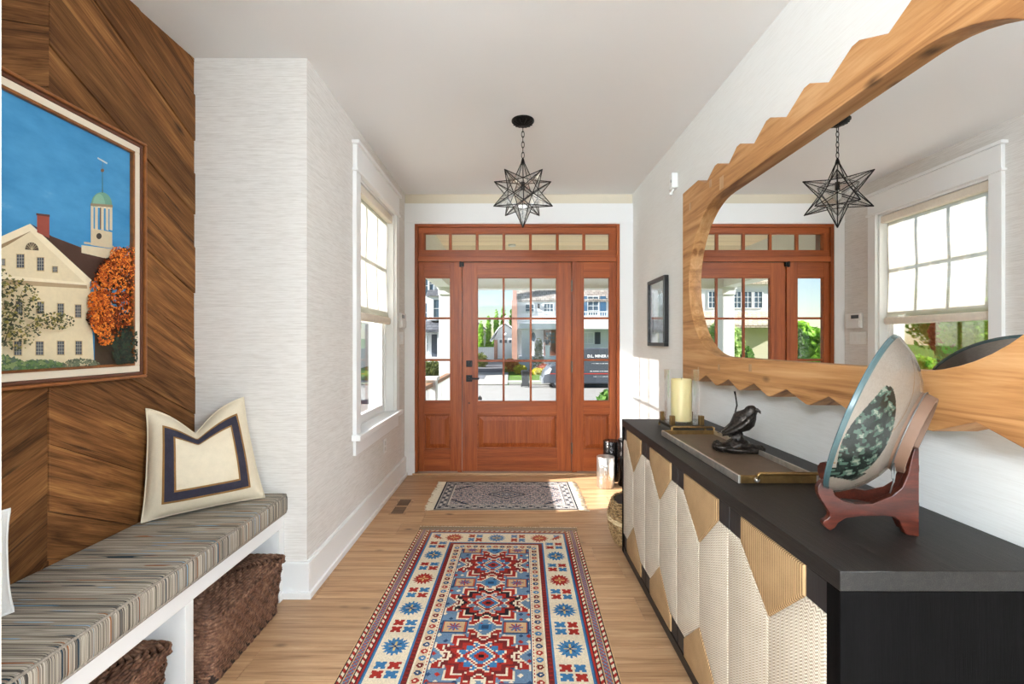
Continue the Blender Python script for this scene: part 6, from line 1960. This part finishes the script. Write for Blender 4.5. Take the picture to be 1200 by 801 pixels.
def lettering(txt, size, x, z, par):
    cu = bpy.data.curves.new('lettering', 'FONT')
    cu.body = txt
    cu.size = size
    cu.extrude = 0.004
    cu.offset = 0.006
    tmp = bpy.data.objects.new('lettering_curve', cu)
    COL.objects.link(tmp)
    dg = bpy.context.evaluated_depsgraph_get()
    me = bpy.data.meshes.new_from_object(tmp.evaluated_get(dg))
    bpy.data.objects.remove(tmp)
    bpy.data.curves.remove(cu)
    me.transform(Matrix.Translation((x, VY0 - 0.008, z)) @ Matrix.Rotation(PI / 2, 4, 'X'))
    me.materials.clear(); me.materials.append(M_LET)
    o = bpy.data.objects.new('lettering', me)
    COL.objects.link(o)
    o.parent = par
    o.matrix_parent_inverse = WORLD[par].inverted()
    return o
lettering('D.L. MINER CO', 0.235, 4.58, 0.36, van)
for (a, b, zz, hh) in ((5.05, 6.05, 0.18, 0.04), (4.85, 6.1, -0.03, 0.04), (4.75, 6.3, -0.50, 0.045), (4.95, 6.3, -0.82, 0.03)):
    ll = MB()
    x = a
    while x < b:
        w = 0.02 + 0.025 * ((int(x * 97) % 5) / 4)
        ll.box(x, x + w, VY0 - 0.008, VY0 - 0.001, zz, zz + hh * (0.7 + 0.3 * (int(x * 53) % 2)))
        x += w + (0.05 if int(x * 61) % 5 == 0 else 0.014)
    ll.build('lettering_line', M_LET, van)

bn_ = thing('rubbish_bin', 'black wheeled bin standing at the kerb across the street', 'bin', (0.83, 28.7, GZ))
M_BIN = plain('bin_plastic', C(44, 46, 50), 0.5)
def frus(mb, x0, x1, y0, y1, z0, X0, X1, Y0_, Y1_, Z1):
    mb.add([(x0, y0, z0), (x1, y0, z0), (x1, y1, z0), (x0, y1, z0), (X0, Y0_, Z1), (X1, Y0_, Z1), (X1, Y1_, Z1), (X0, Y1_, Z1)], [(0, 3, 2, 1), (4, 5, 6, 7), (0, 1, 5, 4), (1, 2, 6, 5), (2, 3, 7, 6), (3, 0, 4, 7)])
    return mb
frus(MB(), 0.63, 1.03, 28.5, 28.9, GZ + 0.06, 0.58, 1.08, 28.42, 28.96, GZ + 0.93).build('body', M_BIN, bn_, bevel=0.02)
MB().box(0.56, 1.10, 28.38, 29.0, GZ + 0.93, GZ + 0.98).box(0.62, 1.04, 28.45, 28.9, GZ + 0.98, GZ + 1.04).build('lid', M_BIN, bn_, bevel=0.015)
for wx in (0.60, 1.06):
    MB().tube([(wx - 0.03, 28.92, GZ + 0.10), (wx + 0.03, 28.92, GZ + 0.10)], 0.12, 14).build('wheel', M_TYRE, bn_, smooth=40)
MB().tube([(0.64, 29.02, GZ + 0.90), (1.02, 29.02, GZ + 0.90)], 0.02, 8).build('handle', M_BIN, bn_)

# person in a black shirt on the porch across the street: one skinned body, hair and clothes as children
def skin_fig(name, verts, edges, radii, mat, parent, root=0, sub=2):
    me = bpy.data.meshes.new(name)
    me.from_pydata(verts, edges, [])
    me.materials.append(mat)
    o = bpy.data.objects.new(name, me)
    COL.objects.link(o)
    o.parent = parent
    o.matrix_parent_inverse = WORLD[parent].inverted()
    sk = o.modifiers.new('skin', 'SKIN')
    sk.use_smooth_shade = True
    lay = me.skin_vertices[0].data
    for i, r in enumerate(radii):
        lay[i].radius = (r, r) if not isinstance(r, tuple) else r
        lay[i].use_root = (i == root)
    sd = o.modifiers.new('sub', 'SUBSURF'); sd.levels = sub; sd.render_levels = sub
    return o
px_, py_, pz_ = 3.10, 40.75, 0.05
per = thing('person', 'person in a black shirt and light trousers standing on the opposite porch', 'person', (px_, py_, pz_))
def Q(x, y, z): return (px_ + x, py_ + y, pz_ + z)
M_SKIN = plain('skin', C(206, 160, 132), 0.6)
M_SHIRT = plain('black_shirt', C(30, 32, 38), 0.9)
M_TROU = plain('light_trousers', C(214, 212, 206), 0.9)
vv = [Q(0, 0, .95), Q(0, 0, 1.12), Q(0, 0.01, 1.34), Q(0, 0.01, 1.48), Q(0, 0, 1.56), Q(0, -0.01, 1.66), Q(0, -0.01, 1.75),
      Q(-.19, 0, 1.42), Q(-.25, 0.02, 1.14), Q(-.24, -.08, .92), Q(-.235, -.11, .82),
      Q(.19, 0, 1.42), Q(.25, 0.02, 1.14), Q(.24, -.08, .92), Q(.235, -.11, .82),
      Q(-.10, 0, .88), Q(-.11, -.01, .50), Q(-.11, .02, .08), Q(-.12, -.13, .03), Q(.10, 0, .88), Q(.11, -.01, .50), Q(.12, .02, .08), Q(.13, -.13, .03)]
ee = [(0, 1), (1, 2), (2, 3), (3, 4), (4, 5), (5, 6), (2, 7), (7, 8), (8, 9), (9, 10), (2, 11), (11, 12), (12, 13), (13, 14), (0, 15), (15, 16), (16, 17), (17, 18), (0, 19), (19, 20), (20, 21), (21, 22)]
rr_ = [.13, .13, .15, .08, .055, .085, .07, .06, .045, .035, .03, .06, .045, .035, .03, .085, .06, .045, .035, .085, .06, .045, .035]
skin_fig('body', vv, ee, rr_, M_SKIN, per)
skin_fig('shirt', [vv[0], vv[1], vv[2], vv[3], vv[7], Q(-.23, .01, 1.22), vv[11], Q(.23, .01, 1.22)], [(0, 1), (1, 2), (2, 3), (2, 4), (4, 5), (2, 6), (6, 7)], [.155, .155, .175, .085, .08, .07, .08, .07], M_SHIRT, per)
skin_fig('trousers', [Q(0, 0, .96), vv[15], vv[16], Q(-.11, .02, .09), vv[19], vv[20], Q(.12, .02, .09)], [(0, 1), (1, 2), (2, 3), (0, 4), (4, 5), (5, 6)], [.145, .10, .078, .065, .10, .078, .065], M_TROU, per)
MB().ball(Q(0, 0.015, 1.70), (.092, .105, .095), 14, 9).build('hair', M_FBLACK, per, smooth=180)
MB().box(px_ - .04, px_ + .04, py_ - .115, py_ - .105, pz_ + 1.66, pz_ + 1.68).build('eyes', M_FBLACK, per)
MB().add([Q(-.012, -.10, 1.635), Q(.012, -.10, 1.635), Q(0, -.125, 1.635), Q(0, -.10, 1.67)], [(0, 1, 2), (0, 2, 3), (1, 3, 2), (0, 3, 1)]).build('nose', M_SKIN, per)

bpy.context.view_layer.update()
